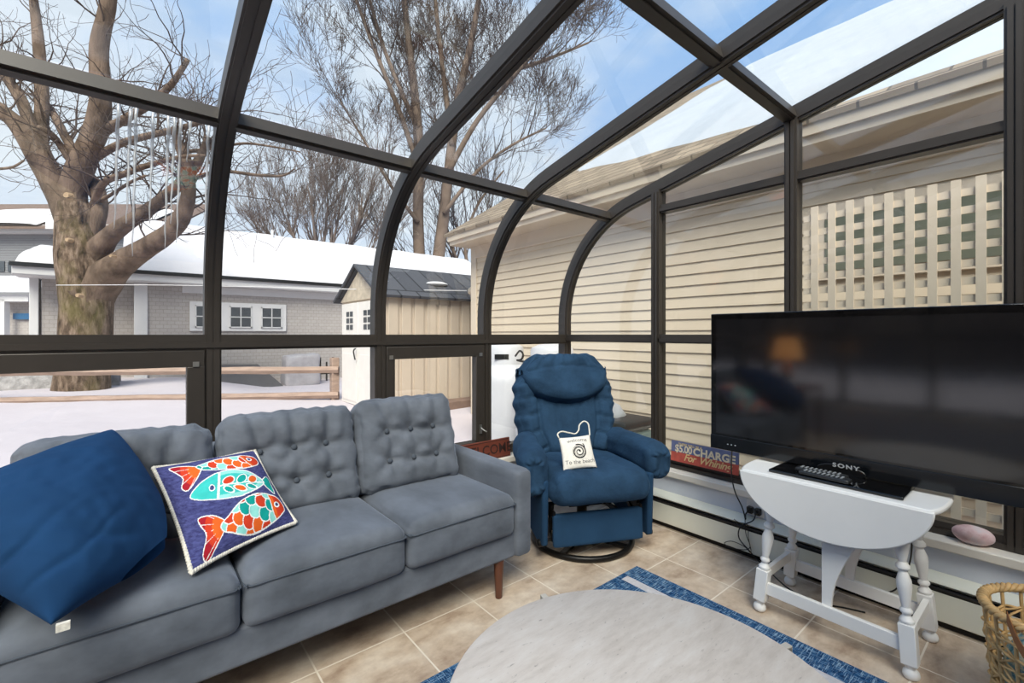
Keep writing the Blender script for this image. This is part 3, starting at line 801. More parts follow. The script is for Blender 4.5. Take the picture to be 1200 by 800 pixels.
# the big maple
DM = 10.0
def mp(px, py, dd=0): return P(px, py, d=DM+dd)
def wpx(w, dd=0): return w/F*(DM+dd)/2*.94
maple = thing('maple_tree', 'big bare maple with mossy trunk and heavy spreading limbs beyond the fence', 'tree', mp(96, 455))
trunk = MB()
def trunk_fn(u, v):
    rows = [(478, 95, 84), (462, 96, 74), (440, 98, 68), (400, 101, 65), (360, 102, 66), (335, 101, 68), (315, 100, 68), (295, 96, 62), (275, 94, 58), (255, 93, 56), (240, 92, 50)]
    q = v*(len(rows)-1); i = min(len(rows)-2, int(q)); f = q-i
    a, b = rows[i], rows[i+1]
    py = a[0]+(b[0]-a[0])*f; px = a[1]+(b[1]-a[1])*f; w = wpx(a[2]+(b[2]-a[2])*f)*(.80-.02*(1-v))
    c = mp(px, py); an = 2*PI*u
    n = 1+.07*noise.noise(Vector((math.cos(an)*1.5, math.sin(an)*1.5, c.z*.8)))+.03*noise.noise(Vector((math.cos(an)*5, math.sin(an)*5, c.z*2)))
    return (c.x+w*n*math.cos(an), c.y+w*n*math.sin(an), c.z)
trunk.grid(trunk_fn, 40, 40, cu=True)
def bark_mossy():
    m, nt, b, _ = newmat('mossy maple bark')
    v = coords(nt, (1.5, 1.5, .5)); n1 = noise_tex(nt, v, 6, 7, .7); n2 = noise_tex(nt, coords(nt, (1, 1, .6), loc=(3, 1, 0)), 1.6, 4, .6)
    c = ramp(nt, n1, [(.36, lin(48, 39, 33)), (.5, lin(104, 87, 73)), (.66, lin(152, 132, 115))])
    c = mixc(nt, ramp(nt, n2, [(.5, (0, 0, 0, 1)), (.66, (.55, .55, .55, 1))]), c, lin(104, 98, 56))
    sock(nt, c, b.inputs['Base Color']); b.inputs['Roughness'].default_value = .95; b.inputs['Specular IOR Level'].default_value = .1
    bump(nt, b, n1, .8, .06)
    return m
bark_moss = bark_mossy()
trunk.build('trunk', bark_moss, maple, angle=180)
limbs = [
 ([(86, 262), (78, 238), (60, 210), (44, 184), (24, 150), (2, 130), (-40, 100)], [34, 34, 26, 22, 19, 16, 13], -.3),
 ([(80, 250), (70, 215), (56, 190), (47, 165), (49, 130), (48, 92), (44, 40), (38, -10)], [24, 20, 17, 16, 15, 14, 12, 9], .3),
 ([(60, 205), (40, 160), (30, 130), (22, 112), (4, 86), (-20, 60)], [14, 14, 13, 13, 11, 9], .1),
 ([(90, 255), (84, 226), (100, 182), (114, 146), (118, 110), (116, 56), (126, 8), (134, -40)], [34, 30, 27, 25, 22, 19, 16, 12], -.2),
 ([(103, 170), (122, 154), (142, 142), (172, 124), (200, 100), (220, 70)], [14, 12, 10, 9, 7, 5], -.5),
 ([(108, 186), (130, 174), (150, 165), (195, 154), (235, 143), (275, 128)], [12, 9, 8, 7, 5, 3], -.8),
 ([(92, 200), (86, 178), (74, 155), (62, 132), (52, 118)], [12, 11, 10, 9, 6], .4),
 ([(84, 190), (72, 172), (60, 157), (44, 148)], [9, 8, 7, 4], -.2),
 ([(105, 285), (112, 258), (117, 238), (112, 218), (103, 205)], [24, 20, 18, 16, 12], .2),
 ([(98, 322), (110, 302), (126, 279), (148, 262), (172, 247), (196, 228), (214, 212), (232, 190), (244, 160)], [44, 32, 22, 17, 15, 13, 12, 10, 6], -.4),
 ([(104, 346), (120, 328), (142, 309), (172, 290), (196, 274), (212, 256), (221, 228), (218, 190), (208, 165), (204, 148)], [54, 44, 30, 23, 20, 18, 15, 13, 9, 4], -.6),
 ([(218, 200), (232, 186), (246, 170), (258, 158)], [9, 7, 5, 3], -.6),
 ([(102, 258), (110, 238), (122, 214), (145, 204), (169, 195), (210, 184), (240, 182)], [9, 9, 8, 7, 6, 4, 2], -.9),
 ([(110, 240), (130, 228), (152, 214), (170, 206)], [5, 4, 3.5, 2.5], -.8),
 ([(214, 212), (258, 201), (300, 205), (330, 206), (345, 198)], [6, 4.5, 3.6, 2.6, 1.4], -.7),
 ([(208, 178), (250, 174), (285, 168), (320, 172), (352, 178)], [5, 3.6, 3, 2.2, 1.3], -.5),
 ([(-30, 215), (-10, 200), (14, 196), (28, 188)], [4, 3.5, 3, 2], -.4)]
lm = MB(); tw = MB(); rr = random.Random(11)
for pts, ws, dd in limbs:
    w3 = [mp(a, b, dd*(max(0, k-1)/(len(pts)-2))*2.2) for k, (a, b) in enumerate(pts)]
    sp = spline(w3, 5); m_ = len(pts)-1
    rads = []
    for i in range(len(sp)):
        q = i/(len(sp)-1)*m_; k = min(m_-1, int(q)); rads.append(wpx(ws[k]+(ws[k+1]-ws[k])*(q-k))*(1+.06*noise.noise(sp[i]*3)))
    lm.tube(sp, rads, 9)
    for _ in range(int(2+1.8*m_)):
        k = rr.randint(len(sp)//3, len(sp)-1)
        tdir = (sp[k]-sp[k-1]).normalized()
        side = Vector((rr.uniform(-1, 1), rr.uniform(-1, 1), rr.uniform(-.5, .8))).normalized()
        nd = (tdir*.5+side*.7+Vector((0, 0, .1))).normalized()
        grow(tw, sp[k], nd, rr.uniform(.5, 1.2), min(.022, rads[k]*.35), 2, rr, .03, .6, 5, .0042, (1, 2), 5, .3)
lm.build('limb', bark, maple, angle=180); tw.build('twig', bark_twig, maple, angle=180, recalc=False)
for px, py, r_, ang in ((79, 229, 7, 0), (92, 346, 4.5, 0), (80, 281, 4.5, 0), (131, 300, 3.5, 0)):
    c = mp(px, py, -.62 if px != 79 else -.55); u = Vector((-CA, -SA, 0))
    m = MB(); m.lathe([(wpx(r_)*1.15, -.08), (wpx(r_)*1.05, .02), (wpx(r_)*.9, .035), (wpx(r_)*.1, .03)], c, 14, axis=u); m.build('cut_stub', mat('pale cut wood', (168, 142, 112), .9, var=.15, vscale=30), maple)

def far_tree(name, label, cat, stems, base_py, d, level, seed, upr=.2, spr=.4, wob=.14, kids=(2, 4), minr=.008, extra=1.0, mt=None, ln=(.05, .10)):
    t = thing(name, label, cat, Vector((P(stems[0][0][0][0], 391, d=d).x, P(stems[0][0][0][0], 391, d=d).y, 0)))
    r_ = random.Random(seed); tr = MB(); br = MB()
    for pts, ws in stems:
        w3 = [P(a, b, d=d+r_.uniform(-.4, .4)) for a, b in pts]; sp = spline(w3, 5); m_ = len(pts)-1; rads = []
        for i in range(len(sp)):
            q = i/(len(sp)-1)*m_; k = min(m_-1, int(q)); rads.append((ws[k]+(ws[k+1]-ws[k])*(q-k))/F*d/2)
        tr.tube(sp, rads, 7)
        n = int((2+2.6*m_)*extra)
        for _ in range(n):
            k = r_.randint(len(sp)//4, len(sp)-1)
            tdir = (sp[k]-sp[k-1]).normalized()
            side = Vector((r_.uniform(-1, 1), r_.uniform(-1, 1), r_.uniform(-.2, .6))).normalized()
            nd = (tdir*(1-spr)+side*spr+Vector((0, 0, upr))).normalized()
            grow(br, sp[k], nd, d*r_.uniform(*ln), min(rads[k]*.5, .06), level, r_, upr*.6, spr, 4, minr, kids, 4, wob)
    tr.build('trunk', mt or bark_far, t, angle=180); br.build('branches', mt or bark_twig, t, angle=180, recalc=False)
    return t
far_tree('tall_tree', 'tall bare tree with two pale trunks rising behind the shed', 'tree',
    [([(494, 345), (490, 260), (491, 180), (486, 110), (478, 40), (470, -40)], [15, 13, 12, 10, 8, 5]),
     ([(508, 345), (518, 270), (526, 200), (536, 120), (552, 50), (566, -30)], [16, 14, 12, 10, 8, 5]),
     ([(492, 200), (468, 130), (440, 60), (410, -20)], [7, 6, 5, 3]),
     ([(489, 150), (455, 70), (436, 10), (420, -60)], [6, 5, 4, 3]),
     ([(526, 200), (560, 140), (610, 80), (650, 30), (680, -20)], [7, 6, 5, 4, 2]),
     ([(534, 140), (590, 90), (640, 70), (690, 50)], [6, 5, 4, 2]),
     ([(520, 250), (560, 200), (600, 170), (640, 150)], [5, 4, 3, 2]),
     ([(490, 260), (460, 220), (430, 170), (400, 120)], [5, 4, 3, 2]),
     ([(530, 170), (520, 90), (512, 20), (508, -40)], [7, 6, 5, 3])], 345, 31, 4, 5, .10, .46, .17, (2, 3), .0115, 1.3, None, (.05, .095))
far_tree('bushy_tree', 'spreading bare tree with many stems above the garage roof', 'tree',
    [([(372, 330), (370, 290), (366, 250), (360, 215)], [6, 4, 2.5, 1]), ([(376, 330), (390, 285), (398, 245), (404, 210)], [5, 3.5, 2, 1]),
     ([(366, 325), (350, 290), (338, 262), (326, 236)], [5, 3.5, 2, 1]), ([(362, 325), (335, 300), (315, 285), (300, 275)], [6, 5, 3, 2]),
     ([(380, 330), (408, 292), (420, 262), (430, 235)], [7, 5, 4, 2]), ([(372, 330), (380, 280), (384, 240), (382, 205)], [5, 3.5, 2, 1]), ([(385, 330), (425, 305), (448, 285), (466, 262)], [6, 5, 3, 2])], 330, 30, 3, 9, .12, .36, .14, (2, 3), .009, 2.2, bark_haze, (.035, .075))
far_tree('thicket_tree', 'thin bare tree between the shed roof and the cream house eave', 'tree',
    [([(545, 360), (540, 320), (528, 285), (520, 255)], [6, 5, 4, 2]), ([(552, 360), (556, 310), (565, 280), (575, 250)], [6, 5, 3, 2]), ([(540, 360), (500, 320), (470, 300), (450, 285)], [5, 4, 3, 2]), ([(560, 350), (545, 290), (560, 240), (590, 200)], [5, 4, 3, 2])], 350, 33, 2, 21, .14, .45, .14, (2, 4), .013, 1.6)

# icicles on the eave
ice = glass_mat('clear ice', (.96, .97, 1, 1), .5, .5)
for i, (px, pa, pb) in enumerate([(137, 120, 268), (151, 128, 262), (158, 122, 300), (178, 130, 262), (196, 130, 292), (203, 130, 262), (210, 132, 284), (243, 142, 262), (222, 138, 190)]):
    a, b_ = P(px+2, pa, Y=2.235), P(px-3, pb, Y=2.24)
    m = MB(); n = 14
    m.tube([a.lerp(b_, k/n)+Vector((.0015*math.sin(k*1.7+i), .001*math.cos(k*2.1), 0)) for k in range(n+1)], [.0052*(1-k/n)**.6*(1+.2*math.sin(k*2.4+i))+.001 for k in range(n+1)], 7)
    o = m.build('icicle', ice, angle=180)
    tag(o, 'long clear icicle hanging from the curved eave in front of the maple', 'icicle', 'icicles on the curved eave')

# ------------------------------------------------------------------ rug
RX0, RX1, RY0, RY1 = -.35, 1.992, -.9, 1.408
t = thing('area_rug', 'denim blue woven rug with a pale stripe under the round coffee table', 'rug', ((RX0+RX1)/2, (RY0+RY1)/2, 0))
m = MB(); m.box((RX0, RY0, .0005), (RX1, RY1, .007)); m.build('weave', rug_blue, t, bevel=.002)
m = MB(); m.box((1.825, RY0, .0068), (1.872, RY1-.03, .0078)); m.build('stripe', mat('pale rug stripe', (196, 192, 194), .95, var=.12, vscale=60, spec=.1), t, smooth=False)

# ------------------------------------------------------------------ coffee table
pale_metal = mat('pale champagne metal', (206, 198, 186), .45, .25, .05)
cx, cy, cr, cz = .803, .542, .416, .452
t = thing('coffee_table', 'round coffee table with a pale travertine top on the blue rug', 'table', (cx, cy, .007))
m = MB(); m.lathe([(.02, cz-.03), (cr-.012, cz-.03), (cr-.003, cz-.024), (cr, cz-.012), (cr-.002, cz-.004), (cr-.006, cz), (.02, cz)], (cx, cy, 0), 96); m.build('tabletop', travert, t, angle=50)
for k in range(4):
    a = R(75+90*k-1)*1.0
    a = R(-14+89*k)
    u = Vector((math.cos(a), math.sin(a), 0)); c = Vector((cx, cy, 0))
    m = MB(); m.beam(c+u*.437+Vector((0, 0, .009)), c+u*.437+Vector((0, 0, cz-.014)), .018, .022, up=u)
    m.beam(c+u*.449+Vector((0, 0, cz-.022)), c+u*.42+Vector((0, 0, cz-.022)), .018, .02); m.beam(c+u*.43+Vector((0, 0, cz-.042)), c+u*.06+Vector((0, 0, cz-.042)), .018, .02); m.beam(c+u*.44+Vector((0, 0, .019)), c+u*.06+Vector((0, 0, .019)), .018, .02)
    m.build('leg', pale_metal, t, bevel=.002)

# ------------------------------------------------------------------ sofa
SX0, SX1, SY0, SY1 = -.395, 1.435, 1.60, 2.40
sofa = thing('sofa', 'grey velvet three seat sofa with button tufted back under the front windows', 'sofa', ((SX0+SX1)/2, 2.0, 0))
m = MB(); m.box((SX0+.08, SY0+.015, .175), (SX1-.085, SY1-.06, .30)); m.build('base', velvet, sofa, bevel=.012)
m = MB(); m.soft(((SX0+SX1)/2, 2.335, .455), (SX1-SX0-.10, .12, .56), .05, 10); m.build('back_frame', velvet, sofa)
ZL = Matrix.Translation((0, 0, 0))
for x0, x1 in ((SX0, SX0+.098), (SX1-.098, SX1)):
    m = MB()
    def fa(p, u): return p+Vector((0, 0, .0))
    m.soft(((x0+x1)/2, (SY0-.01+SY1)/2, .372), (x1-x0, SY1-SY0+.01, .40), .028, 12, fa); m.build('armrest', velvet, sofa)
for x, y in ((1.275, 1.645), (-.235, 1.645), (1.275, 2.3), (-.235, 2.3)):
    m = MB(); m.lathe([(.013, 0), (.0155, .004), (.024, .17), (.024, .18)], (x, y, 0), 20); m.build('leg', walnut, sofa)
splits = [SX0+.098, .25, .798, SX1-.098]
for i in range(3):
    x0, x1 = splits[i]+.003, splits[i+1]-.003
    w_, d_ = x1-x0, .60
    yc = SY0-.012+d_/2
    def fs(p, u, w_=w_, d_=d_, i=i):
        a = max(0, 1-(u.x)**4); b = max(0, 1-((u.y+.25)/1.25)**4) if u.y < 1 else 0
        q = p.copy()
        if u.z > 0: q.z += .03*a*b*max(0, u.z)
        q.y -= .012*a*(1 if u.y < -.5 else 0)*(1-(u.z)**2)
        w = noise.noise(Vector((p.x*5+i*7, p.y*4, p.z*3)))
        q += Vector((0, 0, .006*w)); return q
    m = MB(); m.soft(((x0+x1)/2, yc, .375), (w_, d_, .175), .034, 26, fs); c = m.build('seat_cushion', velvet, sofa, angle=180)
    m = MB()
    pts = [(x0+.001, yc+d_/2-.1, .43), (x0+.001, yc-d_/2+.04, .43), (x0+.012, yc-d_/2+.012, .43)] + [(x0+.02+(w_-.04)*k/10, yc-d_/2-.0045-.008*math.sin(PI*k/10), .43+.005*math.sin(PI*k/10)) for k in range(11)] + [(x1-.012, yc-d_/2+.012, .43), (x1-.001, yc-d_/2+.04, .43), (x1-.001, yc+d_/2-.1, .43)]
    m.tube(spline(pts, 4), .0032, 6); m.build('piping', velvet_seam, c)
# back cushions, leaning
bx = [(-.318, .235, -.012, .835), (.238, .79, 0, .85), (.785, 1.295, .0, .866)]
for i, (x0, x1, dy, ztop) in enumerate(bx):
    w_ = x1-x0; h_ = .43; th_ = .165
    tilt = R(17)
    T = Matrix.Translation(((x0+x1)/2, 2.135+dy-(.03 if i == 2 else 0), ztop-h_*.48)) @ Matrix.Rotation((0, R(0), R(-3))[i], 4, 'Z') @ Matrix.Rotation(-tilt, 4, 'X')
    bts = [(sx*w_*.235, z) for z in (.058, -.078) for sx in (-1, 0, 1)]
    def fb(p, u, w_=w_, h_=h_, th_=th_, bts=bts, i=i):
        q = p.copy()
        ex = max(0, 1-u.x**4); ez = max(0, 1-u.z**4)
        sgn = -1 if u.y < 0 else 1
        q.y += sgn*abs(u.y)*.035*ex*ez                               # plump
        q.x *= 1-.03*(u.z+1)*.5
        q.z += .012*ex*(1 if u.z > .5 else 0)
        if u.y < .2:
            amp = min(1, max(0, (.2-u.y)/1.0))
            dimple = 0; fold = 0
            for bx_, bz in bts:
                dx, dz = p.x-bx_, p.z-bz; r2 = dx*dx+dz*dz
                dimple += .024*math.exp(-r2/.0011) + .012*math.exp(-r2/.006)
                ang = math.atan2(dz, dx)
                fold += .008*math.cos(ang*5+i*2+bx_*9)*math.exp(-(math.sqrt(r2)-.045)**2/.0022)
            # pulls running from the top row up to the edge
            for k, (bx_, bz) in enumerate(bts[:3]):
                if p.z > bz:
                    dx = p.x-bx_-(p.z-bz)*.22*(k-1)
                    fold -= .013*math.exp(-dx*dx/.0002)*min(1, (p.z-bz)/.05)
                    fold += .009*math.exp(-(abs(dx)-.045)**2/.0005)*min(1, (p.z-bz)/.05)
            q.y += amp*(dimple+fold*-1)
            for rowz in (.058, -.078):
                q.y += amp*.007*math.exp(-(p.z-rowz)**2/.0002)*(1 if abs(p.x) < w_*.3 else .4)
        n_ = noise.noise(Vector((p.x*9+i*5, p.y*5, p.z*9)))
        q += Vector((.002*n_, .004*n_, .004*n_))
        if abs(u.z) > .9 or abs(u.x) > .9:
            k = .009*noise.noise(Vector((p.x*30+i, p.y*8, p.z*30)))
            q += Vector((k, 0, k))
        return q
    m = MB(T); m.soft((0, 0, 0), (w_, th_, h_), .05, 44, fb); c = m.build('back_cushion', velvet, sofa, angle=180)
    for bx_, bz in bts:
        if i == 0 and bz > -.5 and False: continue
        m = MB(T); m.ball((bx_, -th_/2-.035+.034, bz), (.0125, .008, .0125), 12, 8); m.build('button', velvet_seam, c)
    pf = []
    for k in range(60):                                              # edge piping
        a = 2*PI*k/60; ca, sa = math.cos(a), math.sin(a)
        s_ = (abs(ca)**9+abs(sa)**9)**(-1/9)
        pf.append(((w_/2-.0105)*ca*s_*(1-.03*(sa*s_+1)*.5), -th_/2+.022-.0, (h_/2-.0105)*sa*s_+(.012 if sa > .5 else 0)))

# ------------------------------------------------------------------ pillows
def pillow_surf(c00, c10, c11, c01, T_, nrm, pinch=.10, wr=0, sd=0, powr=.5, back=1):
    """corner points (bottom left, bottom right, top right, top left); returns f(u, v, side) with u, v in -1..1"""
    c00, c10, c11, c01 = map(Vector, (c00, c10, c11, c01)); nrm = Vector(nrm).normalized()
    def f(u, v, s):
        uu = u*(1-pinch*(1-abs(v)**2.2)*abs(u)**3); vv = v*(1-pinch*(1-abs(u)**2.2)*abs(v)**3)
        a, b = (uu+1)/2, (vv+1)/2
        p = (c00*(1-a)+c10*a)*(1-b) + (c01*(1-a)+c11*a)*b
        e = max(0, (1-u*u)*(1-v*v))
        h = T_*.5*(e**powr)*(1 if s > 0 else back)
        if wr:
            h += wr*e**.35*(noise.noise(Vector((u*2.4+sd, v*2.4, s*3)))+.5*noise.noise(Vector((u*6+v*3+sd, v*7-u*2, s*3+5))))
        return p+nrm*(s*h)
    return f
def pillow_mesh(f, n):
    m = MB()
    m.grid(lambda a, b: f(2*a-1, 2*b-1, 1), n, n); m.grid(lambda a, b: f(2*a-1, 2*b-1, -1), n, n)
    return m
# the big navy floor pillow
A_, B_, C_, D_ = P(133, 502, Y=2.1), P(209, 646, z=.55), P(60, 732, z=.535), Vector((-.50, 1.86, .72))
nr = (B_-A_).cross(D_-A_).normalized()
if nr.dot(Vector((0, 0, 1.2))-A_) < 0: nr = -nr
big0 = pillow_surf(C_, B_, A_, D_, .32, nr, .035, .010, 3, .5, .35)
eu = (B_-C_).normalized()
def crease(x, w=.28): return -math.exp(-(math.sin(x)/w)**2)
def big(u, v, s):
    k = 1-.14*(max(0, u)*max(0, -v))**1.3-.03*(max(0, u)*max(0, v))**3     # the lower corner is full and round
    base = big0(u*k, v*k, s)
    e = max(0, (1-u*u)*(1-v*v))**.35
    w = (u+1)/2; z_ = (v+1)/2
    n1 = noise.noise(Vector((u*1.5, v*1.5, 4))); n2 = noise.noise(Vector((u*1.3+4, v*1.8, 7)))
    f1 = crease(17*(z_-.10*w)+1.1*n1+.5, .38)*math.exp(-((z_-.24)/.20)**2)*math.exp(-((w-.16)/.34)**2)*(.6+.6*n2)
    f2 = crease(10*(z_+.25*w)+1.5*n2, .45)*math.exp(-((z_-.12)/.12)**2)*math.exp(-((w-.5)/.25)**2)*.7
    f3 = crease(4.2*(z_-.25*w)+1.2*n2+1, .6)*.3
    return base+nr*(s*e*(.030*f1+.022*f2+.018*f3))+eu*(.035*(1-v*v)*max(0, u)**3)
pil = thing('floor_pillow', 'very big navy pillow slumped on the near end of the sofa', 'pillow', (-.2, 1.8, .47))
m = pillow_mesh(big, 110); m.build('pillow_cover', navy, pil, angle=180)
m = MB(); q = C_+Vector((.02, -.004, -.008)); m.box(tuple(q-Vector((.012, .006, .010))), tuple(q+Vector((.012, .004, .008)))); m.build('care_tag', cord_m, pil)

# the fish cushion
fBL, fBR, fTR, fTL = P(224, 671, z=.505), P(347, 612, z=.503), P(298, 527, Y=2.075), P(179, 548, Y=2.03)
nf = (fBR-fBL).cross(fTL-fBL).normalized()
if nf.dot(Vector((0, 0, 1.2))-fBL) < 0: nf = -nf
fish_f = pillow_surf(fBL, fBR, fTR, fTL, .13, nf, .06, .005, 8, .6)
fp = thing('fish_cushion', 'square indigo cushion printed with three bright fish and pale rope piping', 'cushion', (.25, 1.85, .47))
src = [(280, 735), (875, 462), (637, 22), (48, 134)]       # the print's corners as drawn
def homog(dst):
    A = []; B = []
    for (u, v), (x, y) in zip([(-1, -1), (1, -1), (1, 1), (-1, 1)], dst):
        A += [[u, v, 1, 0, 0, 0, -u*x, -v*x], [0, 0, 0, u, v, 1, -u*y, -v*y]]; B += [x, y]
    h = np.linalg.solve(np.array(A, float), np.array(B, float))
    return np.append(h, 1).reshape(3, 3)
Hm = homog(src)
NF = 210
uc = (np.arange(NF)+.5)/NF*2-1
UU, VV = np.meshgrid(uc, uc, indexing='ij')
def pin(u, v, k=.05): return u*(1-k*(1-np.abs(v)**2.2)*np.abs(u)**3), v*(1-k*(1-np.abs(u)**2.2)*np.abs(v)**3)
PU, PV = pin(UU, VV)
q = Hm @ np.stack([PU.ravel(), PV.ravel(), np.ones(NF*NF)])
QX, QY = q[0]/q[2], q[1]/q[2]
def sdist(poly):
    """distance to a polygon, negative inside"""
    pl = np.array(poly, float); d = np.full(QX.shape, 1e9); ins = np.zeros(QX.shape, bool); n = len(pl)
    for i in range(n):
        a = pl[i]; b = pl[(i+1) % n]; e = b-a
        wx, wy = QX-a[0], QY-a[1]
        t = np.clip((wx*e[0]+wy*e[1])/(e@e), 0, 1)
        d = np.minimum(d, np.hypot(wx-t*e[0], wy-t*e[1]))
        c = ((a[1] > QY) != (b[1] > QY)) & (QX < (b[0]-a[0])*(QY-a[1])/(b[1]-a[1]+1e-12)+a[0])
        ins ^= c
    return np.where(ins, -d, d)
def smooth_poly(pts, n=6):
    pts = [Vector((x, y, 0)) for x, y in pts]; out = []
    m_ = len(pts)
    for i in range(m_):
        a, b, c, d = pts[i-1], pts[i], pts[(i+1) % m_], pts[(i+2) % m_]
        for k in range(n):
            t = k/n; p = .5*((2*b)+(c-a)*t+(2*a-5*b+4*c-d)*t*t+(3*b-3*c+d-a)*t**3); out.append((p.x, p.y))
    return out
# colours: 0 indigo, 1 white, 2 orange, 3 teal, 4 aqua, 5 vermilion, 6 turquoise, 7 dark red
img = np.zeros(QX.shape, int)
LWD = 5.5
def ell(cx_, cy_, a, b, deg):
    c, s_ = math.cos(R(deg)), math.sin(R(deg)); dx, dy = QX-cx_, QY-cy_
    x, y = dx*c+dy*s_, -dx*s_+dy*c
    return (np.hypot(x/a, y/b)-1)*min(a, b)
def scales(sd, o, deg, a, rows, seed, cols=(2, 3, 4, 5, 3, 2, 4, 5)):
    c, s_ = math.cos(R(deg)), math.sin(R(deg)); dx, dy = QX-o[0], QY-o[1]
    s1, t1 = dx*c+dy*s_, -dx*s_+dy*c
    val = np.full(QX.shape, 4); done = np.zeros(QX.shape, bool); edge = np.zeros(QX.shape, bool)
    r_ = np.random.RandomState(seed)
    for i in range(rows, -1, -1):                          # rows nearer the head lie on top
        sc = i*a*.78
        for j in range(-6, 7):
            tc_ = (j+.5*(i % 2))*a
            d = np.hypot((s1-sc), (t1-tc_)*1.0)
            ok = (d < a*.62) & (s1 < sc+a*.35) & ~done
            val[ok] = cols[(i*3+j*2+seed) % len(cols)]
            edge |= (d > a*.62-LWD) & ok
            done |= ok
    v = np.where(edge, 1, val)
    ins = sd < 0
    img[ins] = v[ins]
def fish(body, tail, head_line, o, deg, a, rows, seed, eye, headpoly):
    tp = sdist(smooth_poly(tail, 3)); img[tp < LWD*.5] = 1
    inner = tp < -LWD*.5
    img[inner] = 2
    tx, ty = tail_tip[seed]
    img[inner & (np.hypot(QX-tx, QY-ty) > 78)] = 5
    img[inner & (np.hypot(QX-tx, QY-ty) > 118)] = 7
    an = np.arctan2(QY-ty, QX-tx); rr_ = np.hypot(QX-tx, QY-ty)
    img[inner & (np.abs(np.sin(an*9)) < .10) & (rr_ > 70)] = 1
    bp = sdist(smooth_poly(body)); img[bp < LWD*.6] = 1
    scales(bp+LWD*.5, o, deg, a, rows, seed)
    hp = sdist(smooth_poly(headpoly)); m_ = (hp < 0) & (bp < -LWD*.4)
    img[(hp < LWD) & (bp < -LWD*.4)] = 1
    img[m_] = 2; img[m_ & (hp < -16)] = 5
    e_ = ell(eye[0], eye[1], 17, 15, 0); img[e_ < 0] = 1; e_ = ell(eye[0], eye[1], 10, 9, 0); img[e_ < 0] = 0
tail_tip = {1: (318, 190), 2: (455, 520)}
fish([(290, 180), (330, 160), (400, 130), (500, 106), (570, 92), (622, 95), (646, 118), (640, 150), (600, 184), (540, 205), (450, 215), (350, 212), (316, 204)],
     [(140, 160), (215, 160), (300, 180), (318, 198), (290, 260), (240, 322), (205, 300), (215, 245), (180, 205)], None, (300, 192), -14, 58, 6, 1, (592, 122),
     [(540, 88), (562, 130), (612, 180), (660, 160), (660, 90), (600, 80)])
fish([(430, 525), (470, 480), (520, 420), (580, 375), (650, 350), (700, 345), (762, 355), (796, 400), (788, 430), (740, 480), (660, 530), (580, 555), (500, 556), (450, 552)],
     [(300, 485), (370, 480), (430, 492), (458, 520), (452, 550), (415, 620), (375, 685), (340, 660), (352, 570), (312, 520)], None, (440, 535), -27, 66, 7, 2, (748, 392),
     [(695, 335), (715, 390), (756, 462), (810, 440), (810, 370), (760, 340)])
tp = sdist(smooth_poly([(655, 272), (690, 225), (712, 262), (735, 330), (700, 312), (670, 290)], 3)); img[tp < LWD*.5] = 1; img[tp < -LWD*.5] = 3
bp = sdist(smooth_poly([(252, 358), (300, 300), (370, 255), (450, 225), (540, 218), (610, 235), (668, 272), (640, 315), (580, 355), (500, 385), (400, 395), (300, 388)]))
img[bp < LWD*.6] = 1; img[bp < -LWD*.5] = 6
img[(bp < -LWD*.5) & (QX > 410) & (bp > -24)] = 4
img[(bp < -LWD*.5) & (np.abs(QX-408-(QY-320)*-.05) < 7)] = 1
img[(bp < -LWD*.5) & (QX > 415) & (np.abs(QY-(318-(QX-430)*.17)) < 4)] = 1
for ex, ey, ea, eb, ed, col in ((463, 288, 40, 25, -28, 5), (538, 276, 36, 24, -45, 3), (600, 270, 32, 24, -42, 2), (465, 342, 36, 18, 24, 3), (530, 331, 42, 19, 12, 2), (596, 316, 36, 17, 8, 3)):
    e_ = ell(ex, ey, ea, eb, ed); img[(e_ < 0)] = 1; img[e_ < -5] = col
e_ = ell(370, 330, 18, 18, 0); img[e_ < 0] = 1; img[e_ < -5] = 0
img = img.reshape(NF, NF)
def indigo():
    m, nt, b, _ = newmat('indigo chenille')
    n1 = noise_tex(nt, coords(nt, (1, 1, 3)), 60, 3, .7)
    sock(nt, ramp(nt, n1, [(.3, lin(38, 38, 88)), (.7, lin(84, 88, 146))]), b.inputs['Base Color']); b.inputs['Roughness'].default_value = .95
    bump(nt, b, n1, .4, .004); return m
fm = [indigo()] + [mat(n_, c_, .85, var=.08, vscale=40, spec=.2) for n_, c_ in (('print white', (246, 244, 240)), ('print orange', (236, 104, 38)), ('print teal', (16, 160, 150)), ('print aqua', (150, 222, 212)), ('print vermilion', (214, 66, 38)), ('print turquoise', (64, 196, 188)), ('print dark red', (168, 30, 44)))]
m = MB()
m.grid(lambda a, b: fish_f(2*a-1, 2*b-1, 1), NF, NF); m.mi = [int(img[i, j]) for i in range(NF) for j in range(NF)]
m.grid(lambda a, b: fish_f(2*a-1, 2*b-1, -1), 40, 40)
m.build('cushion_cover', fm, fp, angle=180, weld=False)
edge = [fish_f(-1+2*k/40, -1, 1) for k in range(40)]+[fish_f(1, -1+2*k/40, 1) for k in range(40)]+[fish_f(1-2*k/40, 1, 1) for k in range(40)]+[fish_f(-1, 1-2*k/40, 1) for k in range(40)]
m = MB()
m.tube(edge, .0055, 8, closed=True)
ln = len(edge)
for ph in (0, PI):                                         # twisted strands
    pts = []
    for k in range(ln*4):
        a = edge[(k//4) % ln]; b = edge[(k//4+1) % ln]; p = a.lerp(b, (k % 4)/4); t_ = (b-a).normalized(); s_ = t_.cross(nf)
        an = k*.9+ph; pts.append(p+(s_*math.cos(an)+nf*math.sin(an))*.0035)
    m.tube(pts, .0042, 5, closed=True)
m.build('rope_piping', cord_m, fp, angle=180)

